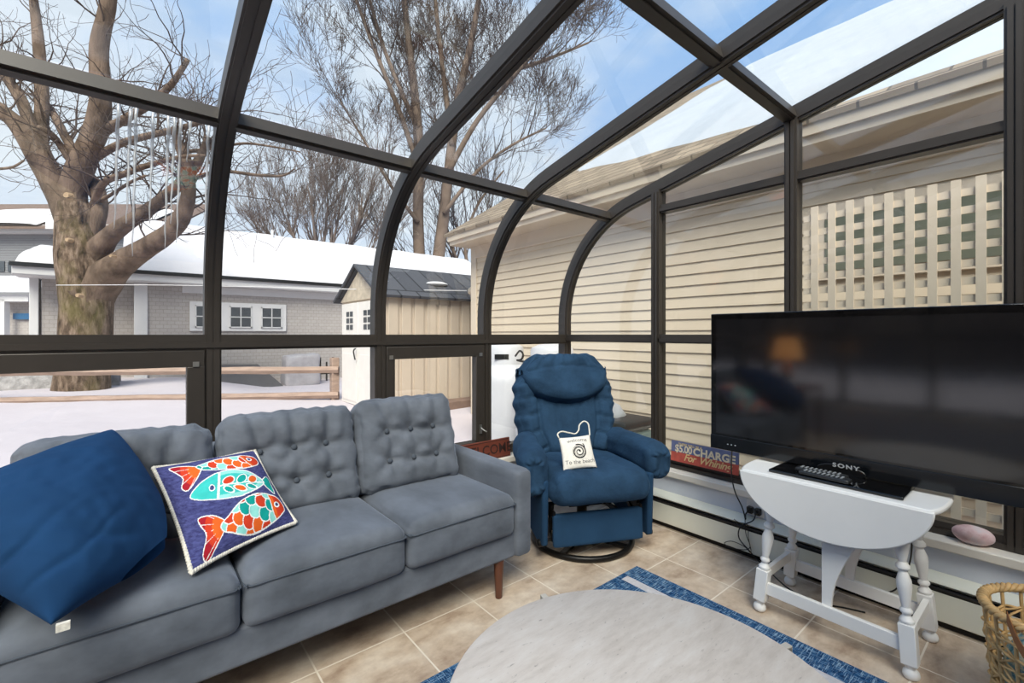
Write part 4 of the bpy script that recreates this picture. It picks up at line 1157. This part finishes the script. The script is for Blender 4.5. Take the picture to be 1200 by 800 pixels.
# ------------------------------------------------------------------ recliner
RC = Vector((2.02, 1.81, 0))
e1 = Vector((.899, -.439, 0)).normalized(); ef = Vector((-e1.y*-1, 0, 0)); ef = Vector((-.439, -.899, 0)).normalized()
TR = Matrix(((e1.x, ef.x, 0, RC.x), (e1.y, ef.y, 0, RC.y), (0, 0, 1, 0), (0, 0, 0, 1)))
rec = thing('glider_recliner', 'blue corduroy glider recliner on a black ring base in the corner', 'recliner', RC)
m = MB(TR); m.tube([(.285*math.cos(2*PI*k/56), .285*math.sin(2*PI*k/56), .018) for k in range(56)], .0165, 10, closed=True)
m.build('ring_base', dark_metal, rec, angle=60)
m = MB(TR); m.beam((-.2, -.2, .02), (.2, .2, .02), .035, .012); m.beam((-.2, .2, .02), (.2, -.2, .02), .035, .012); m.lathe([(.05, .02), (.05, .03), (.03, .04), (.03, .20), (.06, .21), (.06, .23)], (0, 0, 0), 20); m.build('swivel_post', dark_metal, rec, bevel=.002)
m = MB(TR)
for sx in (-1, 1):
    m.beam((sx*.25, -.22, .25), (sx*.25, .24, .25), .012, .035); m.beam((sx*.25, -.2, .12), (sx*.25, .22, .12), .012, .03)
    for b_ in (-.16, .15): m.beam((sx*.25, b_, .12), (sx*.25, b_+.05, .30), .014, .03)
    m.beam((sx*.245, .08, .25), (sx*.235, .235, .16), .01, .028); m.beam((sx*.24, .02, .14), (sx*.235, .235, .22), .01, .028)
m.tube([(-.27, .12, .27), (.27, .12, .27)], .009, 8); m.tube([(-.27, -.12, .24), (.27, -.12, .24)], .009, 8); m.tube([(-.3, .19, .105), (.33, .19, .105)], .01, 8); m.beam((-.1, 0, .225), (.1, 0, .225), .12, .02)
m.build('glide_mechanism', dark_metal, rec)
for sx in (-1, 1):
    m = MB(TR)
    m.prism([(sx*.285, -.24, .12), (sx*.285, .17, .085), (sx*.285, .245, .095), (sx*.285, .26, .44), (sx*.285, -.26, .44)], (sx*.035, 0, 0)); m.build('side_panel', denim_dark, rec, bevel=.012)
    m = MB(TR); m.lathe([(.02, 0), (.02, .03), (.012, .035)], (sx*.30, .205, .10), 12, axis=(sx, 0, 0)); m.build('pivot_cap', dark_metal, rec)
# footrest
m = MB(TR); m.soft((0, .235, .168), (.515, .035, .172), .014, 12, lambda p, u: p+Vector((0, -.09*(p.z)*.6, 0))); m.build('footrest', denim_dark, rec)
# seat
def fseat(p, u):
    q = p.copy(); ex = max(0, 1-u.x**4)
    if u.z > 0: q.z += .03*ex*u.z*(1-.5*((u.y-.2)**2))
    if u.y > .5: q.y += .03*ex
    w = noise.noise(Vector((p.x*8, p.y*8, p.z*6)))
    q.z += .006*w + .006*math.sin(p.x*26)*max(0, u.z)*(.4+.6*max(0, u.y))
    # tucks along the front roll
    if u.z > .3:
        for bx_ in (-.11, .11):
            r2 = (p.x-bx_)**2+(p.y+.02)**2
            q.z -= .022*math.exp(-r2/.0011)+.010*math.exp(-r2/.008)
            q.z -= .010*math.exp(-(p.x-bx_-.25*(p.y+.02)*(1 if bx_ > 0 else -1))**2/.00012)*math.exp(-((p.y-.09)/.10)**2)
        q.z -= .008*math.exp(-((p.y+.02)/.012)**2)*math.exp(-(p.x/.16)**2)
    if u.y > .3: q += Vector((0, 1, .6))*(.012*noise.noise(Vector((p.x*24, p.z*6, 2))))
    return q
m = MB(TR); m.soft((0, .045, .386), (.575, .56, .145), .07, 34, fseat); m.build('seat_cushion', denim, rec, angle=180)
# backrest: T_back leans away
TB = TR @ Matrix.Translation((0, -.215, .43)) @ Matrix.Rotation(R(17), 4, 'X')
def wprof(z):                                              # half width over the height 0..0.66
    pts = [(-.02, .235), (.06, .265), (.18, .325), (.34, .335), (.44, .33), (.54, .305), (.62, .25), (.66, .205)]
    for (a, wa), (b, wb) in zip(pts, pts[1:]):
        if z <= b:
            t = min(1, max(0, (z-a)/(b-a))); t = t*t*(3-2*t)*.5+t*.5
            return wa+(wb-wa)*t
    return .205
BH = .66
def fback(p, u):
    z = p.z+BH/2; k = wprof(z)/.32
    q = Vector((p.x*k, p.y, p.z))
    ax = abs(u.x)
    if u.y > 0:                                            # front side
        am = min(1, u.y*1.6)
        q.y += am*(.028*math.exp(-((ax-.82)/.17)**2) + .02*(1-ax**2)*math.exp(-((z-.2)/.22)**2))
        q.y -= am*.028*math.exp(-((ax-.58)/.03)**2)*(1 if z < .5 else 0)     # seam beside the bolster
        if ax > .58:
            q.y -= am*.022*math.exp(-(((z*9.5+.12*math.sin(ax*9)+.3*(u.x > 0)) % 1)-.5)**2/.006)*(1 if z < .5 else .3)
        else:
            for xs in (-.24, .24): q.y -= am*.014*math.exp(-((u.x-xs-(z-.3)*.1*(1 if xs > 0 else -1))/.03)**2)
            q.y += am*.012*noise.noise(Vector((p.x*16, z*4, 1)))
    if ax > .8: q.x += (.008*math.sin(z*60+(1 if u.x > 0 else 0)))*(1 if u.x > 0 else -1)*(1 if z < .52 else .2)
    n_ = noise.noise(Vector((p.x*7, p.y*7, z*7))); q += Vector((.003*n_, .005*n_, .003*n_))
    return q
m = MB(TB); m.soft((0, 0, BH/2), (.64, .15, BH), .065, 60, lambda p, u: fback(p, u)); m.build('backrest', denim, rec, angle=180)
# headrest roll, a crescent over the top
def fhead(p, u):
    q = p.copy(); x = u.x
    q.x = p.x*(1-.36*max(0, u.z)**1.3 - .03*max(0, -u.z))
    q.z += -.055*(1-x*x)*(1 if u.z < 0 else .1) + .055*abs(x)**2*(1 if u.z < 0 else 0) + .006*(u.z > .5)*noise.noise(Vector((p.x*14, 1, 1)))
    q.y += .03*(1-x**2)*max(0, u.y) - .05*abs(x)**3
    if u.y > 0 or u.z > .4:                                # gathers from the top
        for k, xs in enumerate((-.62, -.3, -.06, .2, .48, .72)):
            sl = (xs)*.35*(-p.z+.09)
            q.y -= .022*math.exp(-((x-xs-sl)/.035)**2)*max(0, min(1, (p.z+.03)/.10))
            q.z -= .012*math.exp(-((x-xs)/.045)**2)*max(0, u.z)
    q.y += .014*noise.noise(Vector((p.x*10, p.y*4, p.z*16)))
    q.z -= p.z*.22*abs(x)**4; q.x *= 1-.05*abs(x)**4
    if u.y > .3: q.y -= .010*math.exp(-((p.z-.045+.05*(x*x))/.010)**2)*.6
    return q
m = MB(TB); m.soft((0, .07, .512), (.655, .145, .275), .068, 48, fhead); m.build('headrest', denim, rec, angle=180)
# arms
for sx in (-1, 1):
    def farm(p, u, sx=sx):
        q = p.copy(); f = (p.y+.25)/.50                    # 0 back .. 1 front
        q.z += .012*math.exp(-((f-.5)/.4)**2)*max(0, u.z)-.02*f*f*max(0, u.z)
        if u.z < 0: q.z -= (.05 if sx > 0 else .10)*max(0, f-.45)*1.6
        q.x += sx*(.012*f-.065*(1-f)**1.3)
        if u.y > .2:                                       # front gather
            r2 = (u.x**2+(u.z)**2)
            q.y -= .02*math.exp(-r2/.15)
            q.y += .006*math.sin(8*math.atan2(u.z, u.x))*math.exp(-(math.sqrt(r2)-.6)**2/.08)
        q += Vector((1, 1, 1))*(.010*noise.noise(Vector((p.x*10+sx, p.y*9, p.z*10))))
        q.y -= 0
        q.z -= .006*math.exp(-((f-.80)/.02)**2)*max(0, u.z)
        return q
    m = MB(TR); m.soft((sx*.35, .02, .515), (.15, .50, .175), .068, 30, farm); m.build('armrest', denim, rec, angle=180)
m = MB(TR); m.beam((-.335, .17, .45), (-.335, .15, .33), .012, .03); m.build('recline_lever', black, rec, bevel=.004)

# little welcome pillow on the seat
b0 = P(660, 552, d=2.40); b1 = P(700, 547.5, d=2.44); t1 = P(691, 509, d=2.53); t0 = P(654.5, 513, d=2.49)
nw = (b1-b0).cross(t0-b0).normalized()
if nw.dot(Vector((0, 0, 1.2))-b0) < 0: nw = -nw
wf = pillow_surf(b0, b1, t1, t0, .055, nw, .05, .002, 5)
wp = thing('welcome_pillow', 'small canvas pillow printed with a shell and a welcome, on the blue recliner seat', 'pillow', (b0+b1)/2)
canvas = mat('natural canvas', (232, 226, 216), .9, var=.05, vscale=60, spec=.15); ink = mat('black print ink', (34, 34, 38), .9, var=0, spec=.1); ink2 = mat('grey print ink', (110, 108, 110), .9, var=0, spec=.1)
m = pillow_mesh(wf, 30); m.build('pillow_cover', canvas, wp, angle=180)
def print_on(parent, s, size, x, y, mt, name='lettering', arc=0, bold=.0):
    vs, fs = text_geo(s, size, bold); m = MB(); o = []
    for p in vs:
        u = x+p.x; v = y+p.y+arc*(p.x**2)
        o.append(wf(max(-.97, min(.97, u)), max(-.97, min(.97, v)), 1)+nw*.0012)
    m.add(o, fs); return m.build(name, mt, parent, smooth=False, recalc=False)
print_on(wp, 'welcome', .34, .05, .60, ink2, arc=-.12); print_on(wp, 'To the beach', .33, .02, -.72, ink2, arc=.05)
m = MB()
def shell_pt(a, r): return wf(.03+r*math.cos(a), -.03+r*math.sin(a), 1)+nw*.0014
def band(f0, f1, n, tw=1):
    vs = []; 
    for k in range(n+1):
        vs += [f0(k/n), f1(k/n)]
    m.add(vs, [(2*k, 2*k+1, 2*k+3, 2*k+2) for k in range(n)])
sp_r = lambda t: .06+.40*t
band(lambda t: shell_pt(t*4.6*PI, .05+.36*t), lambda t: shell_pt(t*4.6*PI, .05+.36*t+.04+.03*t), 90)
for k in range(26):
    a = 2*PI*k/26; band(lambda t: shell_pt(a+t*.25, .22+.19*t), lambda t: shell_pt(a+t*.25+.07, .22+.19*t), 3)
band(lambda t: shell_pt(-.4+t*2.6, .0), lambda t: shell_pt(-.4+t*2.6, .10), 12)
band(lambda t: shell_pt(.5+t*.5, .40+.12*t), lambda t: shell_pt(.5+t*.5, .46+.12*t), 8)
m.build('shell_print', ink, wp, smooth=False, recalc=False)
hp = [P(x, y, d=dd_) for x, y, dd_ in ((655, 513, 2.49), (653.5, 508.5, 2.50), (658, 505.5, 2.52), (667, 507, 2.54), (674, 508, 2.55), (678, 504, 2.56), (679, 498, 2.58), (684, 493.5, 2.59), (689, 496, 2.58), (690.5, 503, 2.56), (691, 510, 2.53))]
m = MB(); m.tube(spline(hp, 8), .0042, 7); m.build('rope_handle', cord_m, wp, angle=180)

# ------------------------------------------------------------------ drop leaf table
ZT = .612
tb = thing('drop_leaf_table', 'white painted drop leaf table with turned legs carrying the television', 'table', (2.24, .595, 0))
def rounded_end(x0, x1, y0, y1, bul, n=10):
    pts = []
    for k in range(n+1):
        t = k/n; x = x0+(x1-x0)*t; pts.append((x, y0-bul*math.sin(PI*t)**.6))
    for k in range(n+1):
        t = k/n; x = x1+(x0-x1)*t; pts.append((x, y1+bul*math.sin(PI*t)**.6))
    return pts
m = MB(); m.prism([(x, y, ZT-.02) for x, y in rounded_end(2.045, 2.40, .285, .905, .028)], (0, 0, .02)); m.build('tabletop', white_paint, tb, bevel=.007)
for X0, sg in ((2.043, -1), (2.402, 1)):
    m = MB(); pl = []; yc, hw = .595, .318; zt = ZT-.006; dr = .205
    for k in range(41):
        a = PI*k/40; y = yc-hw*math.cos(a)*abs(math.cos(a))**-.22 if abs(math.cos(a)) > 1e-6 else yc
        y = yc-hw*math.copysign(abs(math.cos(a))**1.0, math.cos(a)); z = zt-dr*math.sin(a)**1.02
        pl.append((X0+sg*.035*(zt-z), y, z))
    m.prism(pl, (sg*-.018, 0, 0)); m.build('drop_leaf', white_paint, tb, bevel=.005)
m = MB(); m.box((2.105, .36, .505), (2.125, .83, ZT-.02)); m.box((2.355, .36, .505), (2.375, .83, ZT-.02)); m.box((2.11, .36, .505), (2.37, .38, ZT-.02)); m.box((2.11, .81, .505), (2.37, .83, ZT-.02)); m.build('apron', white_paint, tb, bevel=.002)
lprof = [(.014, 0), (.021, .004), (.025, .014), (.023, .026), (.014, .036), (.018, .044), (.018, .05)]
lp2 = [(.020, .185), (.023, .195), (.016, .205), (.0115, .213), (.019, .223), (.019, .229), (.0125, .238), (.017, .27), (.0225, .31), (.022, .33), (.015, .352), (.0115, .361), (.021, .372), (.021, .380), (.0115, .393), (.018, .42), (.0255, .455), (.0245, .475), (.0135, .50), (.018, .51), (.021, .52), (.021, .60)]
for fx, fy, tx, ty in ((2.092, .85, 2.122, .80), (2.085, .343, 2.118, .385), (2.424, .845, 2.372, .80), (2.404, .338, 2.37, .385)):
    ax = (Vector((tx, ty, .56))-Vector((fx, fy, 0))); ax_n = ax.normalized()
    q = Vector((0, 0, 1)).rotation_difference(ax_n).to_matrix().to_4x4()
    T = Matrix.Translation((fx, fy, 0)) @ q
    m = MB(T); m.lathe(lprof, (0, 0, 0), 20); m.lathe(lp2, (0, 0, 0), 20)
    m.prism([(.0235*a, .0235*b, .05) for a, b in ((-1, -1), (1, -1), (1, 1), (-1, 1))], (0, 0, .135)); m.build('leg', white_paint, tb, bevel=.0025)
for a, b_ in (((2.098, .83, .108), (2.091, .36, .108)), ((2.414, .83, .108), (2.395, .36, .108))):
    m = MB(); m.beam(a, b_, .02, .05); m.build('long_stretcher', white_paint, tb, bevel=.002)
for a, b_ in (((2.105, .842, .15), (2.408, .838, .15)), ((2.1, .35, .15), (2.395, .347, .15))):
    m = MB(); m.beam(a, b_, .02, .04); m.build('side_stretcher', white_paint, tb, bevel=.002)
for X0 in (2.098, 2.40):                                   # butterfly leaf brackets
    m = MB(); pl = [(X0, .618, .125), (X0, .618, .50), (X0, .44, .50), (X0, .445, .485)]
    for k in range(11):
        t = k/10; pl.append((X0, .47+.115*math.sin(t*PI/2), .46-.335*t))
    m.prism(pl, (.018, 0, 0)); m.build('leaf_bracket', white_paint, tb, bevel=.002)

# ------------------------------------------------------------------ television
tv = thing('television', 'large black flat screen television standing on the white drop leaf table', 'television', (2.26, .585, ZT))
TX, ty0, ty1, tz0, tz1 = 2.25, .028, 1.147, .628, 1.302
m = MB(); m.box((TX, ty0, tz0), (TX+.035, ty1, tz1)); m.box((TX+.035, ty0+.12, tz0+.06), (TX+.085, ty1-.12, tz1-.08)); m.build('housing', gloss_black, tv, bevel=.004)
sm_, nt_, bs_, _ = newmat('dark screen'); bs_.inputs['Base Color'].default_value = (.006, .006, .007, 1); bs_.inputs['Roughness'].default_value = .09; bs_.inputs['IOR'].default_value = 1.6; bs_.inputs['Specular IOR Level'].default_value = .8
m = MB(); m.box((TX-.001, ty0+.028, tz0+.078), (TX+.002, ty1-.028, tz1-.03)); m.build('screen', sm_, tv, smooth=False)
m = MB(); m.prism([(TX-.004, ty0, tz0), (TX-.004, ty1, tz0), (TX-.004, ty1, tz0+.068), (TX-.004, ty0, tz0+.068)], (.006, 0, 0)); lb = m.build('lower_bezel', mat('smoky bezel', (16, 19, 23), .12, var=0), tv, bevel=.002)
m = MB()
pl = [(TX-.008, .592+.085*math.cos(a), tz0+.008+.026*math.sin(a)) for a in [2*PI*k/24 for k in range(24)]]
m.prism(pl, (.012, 0, 0)); m.build('bezel_lip', black, tv, bevel=.003)
# the maker's name as it stands on the bezel: heavy slab letters
vs, fs = text_geo('SONY', .026, .0009, 0, 1.25); m = MB()
m.add([(TX-.0094, .575-p.x*1.15, tz0+.022+p.y*.9) for p in vs], fs); m.build('lettering', mat('silver lettering', (196, 198, 200), .4, .2, 0), tv, smooth=False, recalc=False)
m = MB()
for k in range(3): m.box((TX-.0052, 1.02+k*.018, tz0+.030), (TX-.004, 1.026+k*.018, tz0+.033))
m.build('indicator', mat('pale indicator', (190, 194, 200), .5, var=0), lb, smooth=False)
m = MB(); m.box((2.085, .365, ZT+.001), (2.30, .81, ZT+.013)); sb = m.build('stand_base', gloss_black, tv, bevel=.004)
m = MB(); m.box((2.268, .56, ZT+.012), (2.292, .745, tz0+.1)); m.build('stand_neck', black, tv, bevel=.004)
# remotes
remote_body = mat('satin black remote', (40, 41, 43), .3, var=0)
def remote(p0, p1, w, h, label, seed):
    p0, p1 = Vector(p0), Vector(p1); c = (p0+p1)/2
    t = thing('remote_control', label, 'remote', (c.x, c.y, ZT+.013))
    d = (p1-p0).normalized(); s = Vector((-d.y, d.x, 0)); ln_ = (p1-p0).length
    T = Matrix(((d.x, s.x, 0, c.x), (d.y, s.y, 0, c.y), (0, 0, 1, c.z), (0, 0, 0, 1)))
    m = MB(T); m.soft((0, 0, h/2), (ln_, w, h), .008, 8); m.build('body', remote_body, t)
    m = MB(T)
    for i in range(9):
        for j in range(3):
            m.box((-ln_*.40+i*ln_*.09, -w*.3+j*w*.24, h-.001), (-ln_*.40+i*ln_*.09+.007, -w*.3+j*w*.24+.007, h+.002))
    m.build('button', mat('grey rubber keys', (150, 154, 158), .6, var=.2, vscale=60), t, smooth=False)
remote((2.155, .725, ZT+.0135), (2.15, .545, ZT+.0135), .045, .020, 'slim black remote lying behind the other on the television stand', 0)
remote((2.118, .70, ZT+.0135), (2.112, .525, ZT+.0135), .048, .018, 'black remote with grey keys at the front edge of the television stand', 1)

# ------------------------------------------------------------------ signs on the sills
def sign_block(name, label, p0, p1, zb, zt, th, mts, split, writer, lean, outv):
    """a plank sign between two foot points, leaning back"""
    p0, p1 = Vector(p0), Vector(p1); d = (p1-p0); ln_ = d.length; d.normalize(); o = Vector(outv).normalized()
    up = (Vector((0, 0, 1))*math.cos(lean)-o*math.sin(lean)); n = d.cross(up).normalized()
    if n.dot(o) < 0: n = -n
    org = Vector((p0.x, p0.y, zb)); h = zt-zb
    T = Matrix(((d.x, up.x, n.x, org.x), (d.y, up.y, n.y, org.y), (d.z, up.z, n.z, org.z), (0, 0, 0, 1)))
    t = thing(name, label, 'sign', (org+d*ln_/2))
    return t, T, ln_, h
def sign_text(T, parent, s, size, x, y, mt, bold=0, shear=0, space=1, sx=1, name='lettering', zz=.0015):
    vs, fs = text_geo(s, size, bold, shear, space); m = MB(T)
    m.add([(x+p.x*sx, y+p.y, zz) for p in vs], fs); return m.build(name, mt, parent, smooth=False, recalc=False)
blue_p = mat('faded blue paint', (104, 112, 150), .7, var=.15, vscale=30); red_p = mat('faded red paint', (200, 92, 78), .7, var=.15, vscale=30); cream_p = mat('cream lettering', (240, 226, 196), .7, var=.06, vscale=50); tan_p = mat('straw lettering', (238, 208, 150), .7, var=.06, vscale=50)
t, T, ln_, h = sign_block('whining_sign', 'red and blue wooden sign about a charge for whining on the end gable sill', (2.622, 1.598, 0), (2.622, 1.18, 0), .402, .527, .01, None, None, None, R(4), (-1, 0, 0))
m = MB(T); m.cur = 0; m.box((0, 0, -.012), (ln_, h*.47, 0)); m.cur = 1; m.box((0, h*.47, -.012), (ln_, h, 0)); m.build('plank', [red_p, blue_p], t, smooth=False)
sign_text(T, t, 'THERE WILL BE A', .020, ln_*.30, h*.83, tan_p, .0004)
sign_text(T, t, '$5.00', .062, ln_*.20, h*.50, cream_p, .0014, 0, .95, .86)
sign_text(T, t, 'CHARGE', .062, ln_*.66, h*.49, cream_p, .0024, 0, 1.04, 1.02)
m = MB(T)                                                  # slab serifs under and over CHARGE
sign_text(T, t, 'For', .060, ln_*.30, h*.13, tan_p, .0010, .35, .92, .95); sign_text(T, t, 'Whining.', .060, ln_*.685, h*.13, tan_p, .0010, .35, .92, 1.02)
rust = mat('red brown stained wood', (108, 52, 38), .6, var=.18, vscale=10, stretch=(1, 1, 6)); burnt = mat('burnt lettering', (46, 26, 22), .7, var=0)
t, T, ln_, h = sign_block('welcome_sign', 'red brown wooden sign with carved letters on the front sill by the sofa arm', (1.62, 2.488, 0), (2.035, 2.488, 0), .346, .476, .02, None, None, None, R(6), (0, -1, 0))
m = MB(T); m.box((0, 0, -.018), (ln_, h, 0)); m.build('plank', rust, t, bevel=.003)
sign_text(T, t, 'WELCOME', .092, ln_*.5, h*.28, burnt, .0008, 0, 1.0, .98, zz=.0012)
m = MB(T)
for y in (.05, .92): m.box((.012, h*y, -.001), (ln_-.012, h*y+.003, .0012))
m.build('border', burnt, t, smooth=False)

# pink stone on the sill
m = MB(); c = Vector((2.63, .243, .345+.038))
m.ball(c, (.042, .064, .038), 28, 18, lambda p: p*(1+.08*noise.noise(p*22+Vector((3, 1, 2)))-.04*(p.y > .03)))
pm, nt_, b_, _ = newmat('pink stone'); n1 = noise_tex(nt_, coords(nt_), 16, 5, .6)
sock(nt_, ramp(nt_, n1, [(.35, lin(196, 158, 164)), (.5, lin(216, 190, 194)), (.68, lin(206, 200, 206))]), b_.inputs['Base Color']); b_.inputs['Roughness'].default_value = .7; bump(nt_, b_, n1, .3, .004)
tag(m.build('pink_stone', pm, angle=180), 'smooth pink stone lying on the end gable sill past the white table', 'stone')

# ------------------------------------------------------------------ basket and throw
BC = Vector((2.092, -.01, .008)); BR, BB, BHt = .181, .145, .362
t = thing('wicker_basket', 'open weave rattan basket with tan leather handles on the rug edge by the white table', 'basket', BC)
def brad(z): return BB+(BR-BB)*(z/BHt)**.8
m = MB(); N = 20
for k in range(N):
    a = 2*PI*k/N; m.tube([(BC.x+brad(z)*math.cos(a+.01*math.sin(z*40)), BC.y+brad(z)*math.sin(a), z+.012) for z in [BHt*j/16 for j in range(17)]], .0048, 6)
m.build('stake', rattan, t, angle=180)
m = MB()
for row in range(8):
    z0 = .02+row*.0405
    for strand in (0, 1):
        pts = []
        for k in range(N*4):
            a = 2*PI*k/(N*4); ph = (row+strand) % 2*PI
            pts.append((BC.x+(brad(z0)+.0055*math.sin(k*PI/4*2/2+ph))*math.cos(a), BC.y+(brad(z0)+.0055*math.sin(k*PI/4*2/2+ph))*math.sin(a), z0+.004*math.cos(k*PI/4+strand*PI)+strand*.003))
        m.tube(pts, .0038, 5, closed=True)
    if row < 7:
        for k in range(0, N, 1):                            # slanting canes of the open weave
            a0 = 2*PI*k/N; a1 = 2*PI*(k+(1 if (row % 2) else -1))/N
            m.tube([(BC.x+brad(z0)*math.cos(a0), BC.y+brad(z0)*math.sin(a0), z0), (BC.x+(brad(z0)+.003)*math.cos((a0+a1)/2), BC.y+(brad(z0)+.003)*math.sin((a0+a1)/2), z0+.02), (BC.x+brad(z0)*math.cos(a1), BC.y+brad(z0)*math.sin(a1), z0+.04)], .0036, 5)
m.build('weave', rattan, t, angle=180)
m = MB()
for ph in (0, 2*PI/3, 4*PI/3):
    pts = []
    for k in range(180):
        a = 2*PI*k/180; w_ = 20*a+ph; pts.append((BC.x+(BR+.008*math.cos(w_))*math.cos(a), BC.y+(BR+.008*math.cos(w_))*math.sin(a), BHt+.006+.008*math.sin(w_)))
    m.tube(pts, .0072, 6, closed=True)
m.build('rim', rattan, t, angle=180)
m = MB(); m.lathe([(.01, .001), (BB-.004, .001), (BB, .010), (.01, .010)], BC, 30); m.build('base', rattan, t)
for a in (R(160), R(160+180)):
    m = MB(); pts = []
    for k in range(13):
        q_ = k/12; an = a+(q_-.5)*.62; dz = -.085*math.sin(PI*q_)
        rr_ = BR+.014+.004*math.sin(PI*q_)
        pts.append((BC+Vector((rr_*math.cos(an), rr_*math.sin(an), BHt+.016+dz)), Vector((math.cos(an), math.sin(an), 0))))
    vs = []; fs = []
    for p, u in pts:
        for dz, dr in ((-.016, .0015), (.016, .0015), (.016, -.0015), (-.016, -.0015)): vs.append(p+u*dr+Vector((0, 0, dz)))
    for k in range(12):
        for j in range(4): fs.append((k*4+j, k*4+(j+1) % 4, k*4+4+(j+1) % 4, k*4+4+j))
    fs += [(0, 1, 2, 3), (48, 49, 50, 51)]
    m.add(vs, fs); m.build('handle', leather, t)
def throw_mat():
    m, nt, b, _ = newmat('teal and sand knit'); n1 = noise_tex(nt, coords(nt, (1, 1, 1)), 26, 4, .7)
    sock(nt, ramp(nt, n1, [(.32, lin(38, 92, 108)), (.45, lin(110, 160, 172)), (.55, lin(206, 196, 160)), (.7, lin(84, 130, 150))]), b.inputs['Base Color']); b.inputs['Roughness'].default_value = .95; bump(nt, b, n1, .5, .01); return m
m = MB()
m.ball(BC+Vector((0, 0, .17)), (.135, .135, .15), 40, 26, lambda p: Vector((p.x*min(1, (brad(max(0, p.z+.17))-.022)/.135), p.y*min(1, (brad(max(0, p.z+.17))-.022)/.135), p.z))*(1+.10*noise.noise(p*14))+Vector((0, 0, .012*noise.noise(p*30))))
tag(m.build('knit_throw', throw_mat(), angle=180), 'teal and sand knitted throw stuffed inside the rattan basket', 'blanket')

# ------------------------------------------------------------------ lamp on an end table past the sofa (seen in the television screen)
LX, LY = -1.1, 1.98
t = thing('end_table', 'dark end table standing past the end of the grey sofa', 'table', (LX, LY, 0))
m = MB(); m.box((LX-.28, LY-.28, .60), (LX+.28, LY+.28, .63)); m.build('tabletop', walnut, t, bevel=.004)
for sx in (-1, 1):
    for sy in (-1, 1):
        m = MB(); m.box((LX+sx*.24-.02, LY+sy*.24-.02, 0), (LX+sx*.24+.02, LY+sy*.24+.02, .60)); m.build('leg', walnut, t, bevel=.003)
t = thing('table_lamp', 'table lamp with an orange lit shade on the dark end table', 'lamp', (LX, LY, .63))
m = MB(); m.lathe([(.08, .63), (.08, .645), (.02, .66), (.05, .72), (.06, .78), (.02, .87), (.012, .95)], (LX, LY, 0), 24); m.build('lamp_base', cream_trim, t)
lm_, nt_, b_, _ = newmat('lit lampshade'); b_.inputs['Base Color'].default_value = lin(240, 190, 130); b_.inputs['Emission Color'].default_value = lin(255, 170, 90); b_.inputs['Emission Strength'].default_value = .8
m = MB(); m.lathe([(.15, .93), (.10, 1.16), (.098, 1.16), (.148, .93)], (LX, LY, 0), 28); m.build('lamp_shade', lm_, t, angle=60)

# ------------------------------------------------------------------ light
w = bpy.data.worlds.new('winter_sky'); bpy.context.scene.world = w; w.use_nodes = True
nt = w.node_tree; bg = nt.nodes['Background']
tc = nt.nodes.new('ShaderNodeTexCoord'); sp_ = nt.nodes.new('ShaderNodeSeparateXYZ'); sock(nt, tc.outputs['Generated'], sp_.inputs[0])
grad = ramp(nt, sp_.outputs['Z'], [(.0, lin(226, 233, 246)), (.18, lin(196, 214, 246)), (.55, lin(150, 190, 243)), (1.0, lin(118, 164, 232))])
mp_ = nt.nodes.new('ShaderNodeMapping'); mp_.inputs['Scale'].default_value = (1, 1, 1.8); sock(nt, tc.outputs['Generated'], mp_.inputs['Vector'])
cl = noise_tex(nt, mp_.outputs['Vector'], 1.7, 5, .55)
clouds = ramp(nt, cl, [(.42, (0, 0, 0, 1)), (.62, (.8, .8, .8, 1))])
sock(nt, mixc(nt, clouds, grad, lin(236, 240, 248)), bg.inputs['Color'])
bg.inputs['Strength'].default_value = .62
sun = bpy.data.lights.new('sun', 'SUN'); sun.energy = 3.4; sun.angle = R(34); sun.color = (1, .93, .84)
so = bpy.data.objects.new('sun', sun); COL.objects.link(so); so.rotation_euler = Vector((-.45, -.55, .75)).to_track_quat('Z', 'Y').to_euler()
vs = bpy.context.scene.view_settings
vs.view_transform = 'Standard'; vs.look = 'None'; vs.gamma = 1; vs.use_curve_mapping = False; vs.exposure = .92
cy = bpy.context.scene.cycles
cy.max_bounces = 10; cy.transparent_max_bounces = 24; cy.sample_clamp_indirect = 6; cy.caustics_reflective = False; cy.caustics_refractive = False
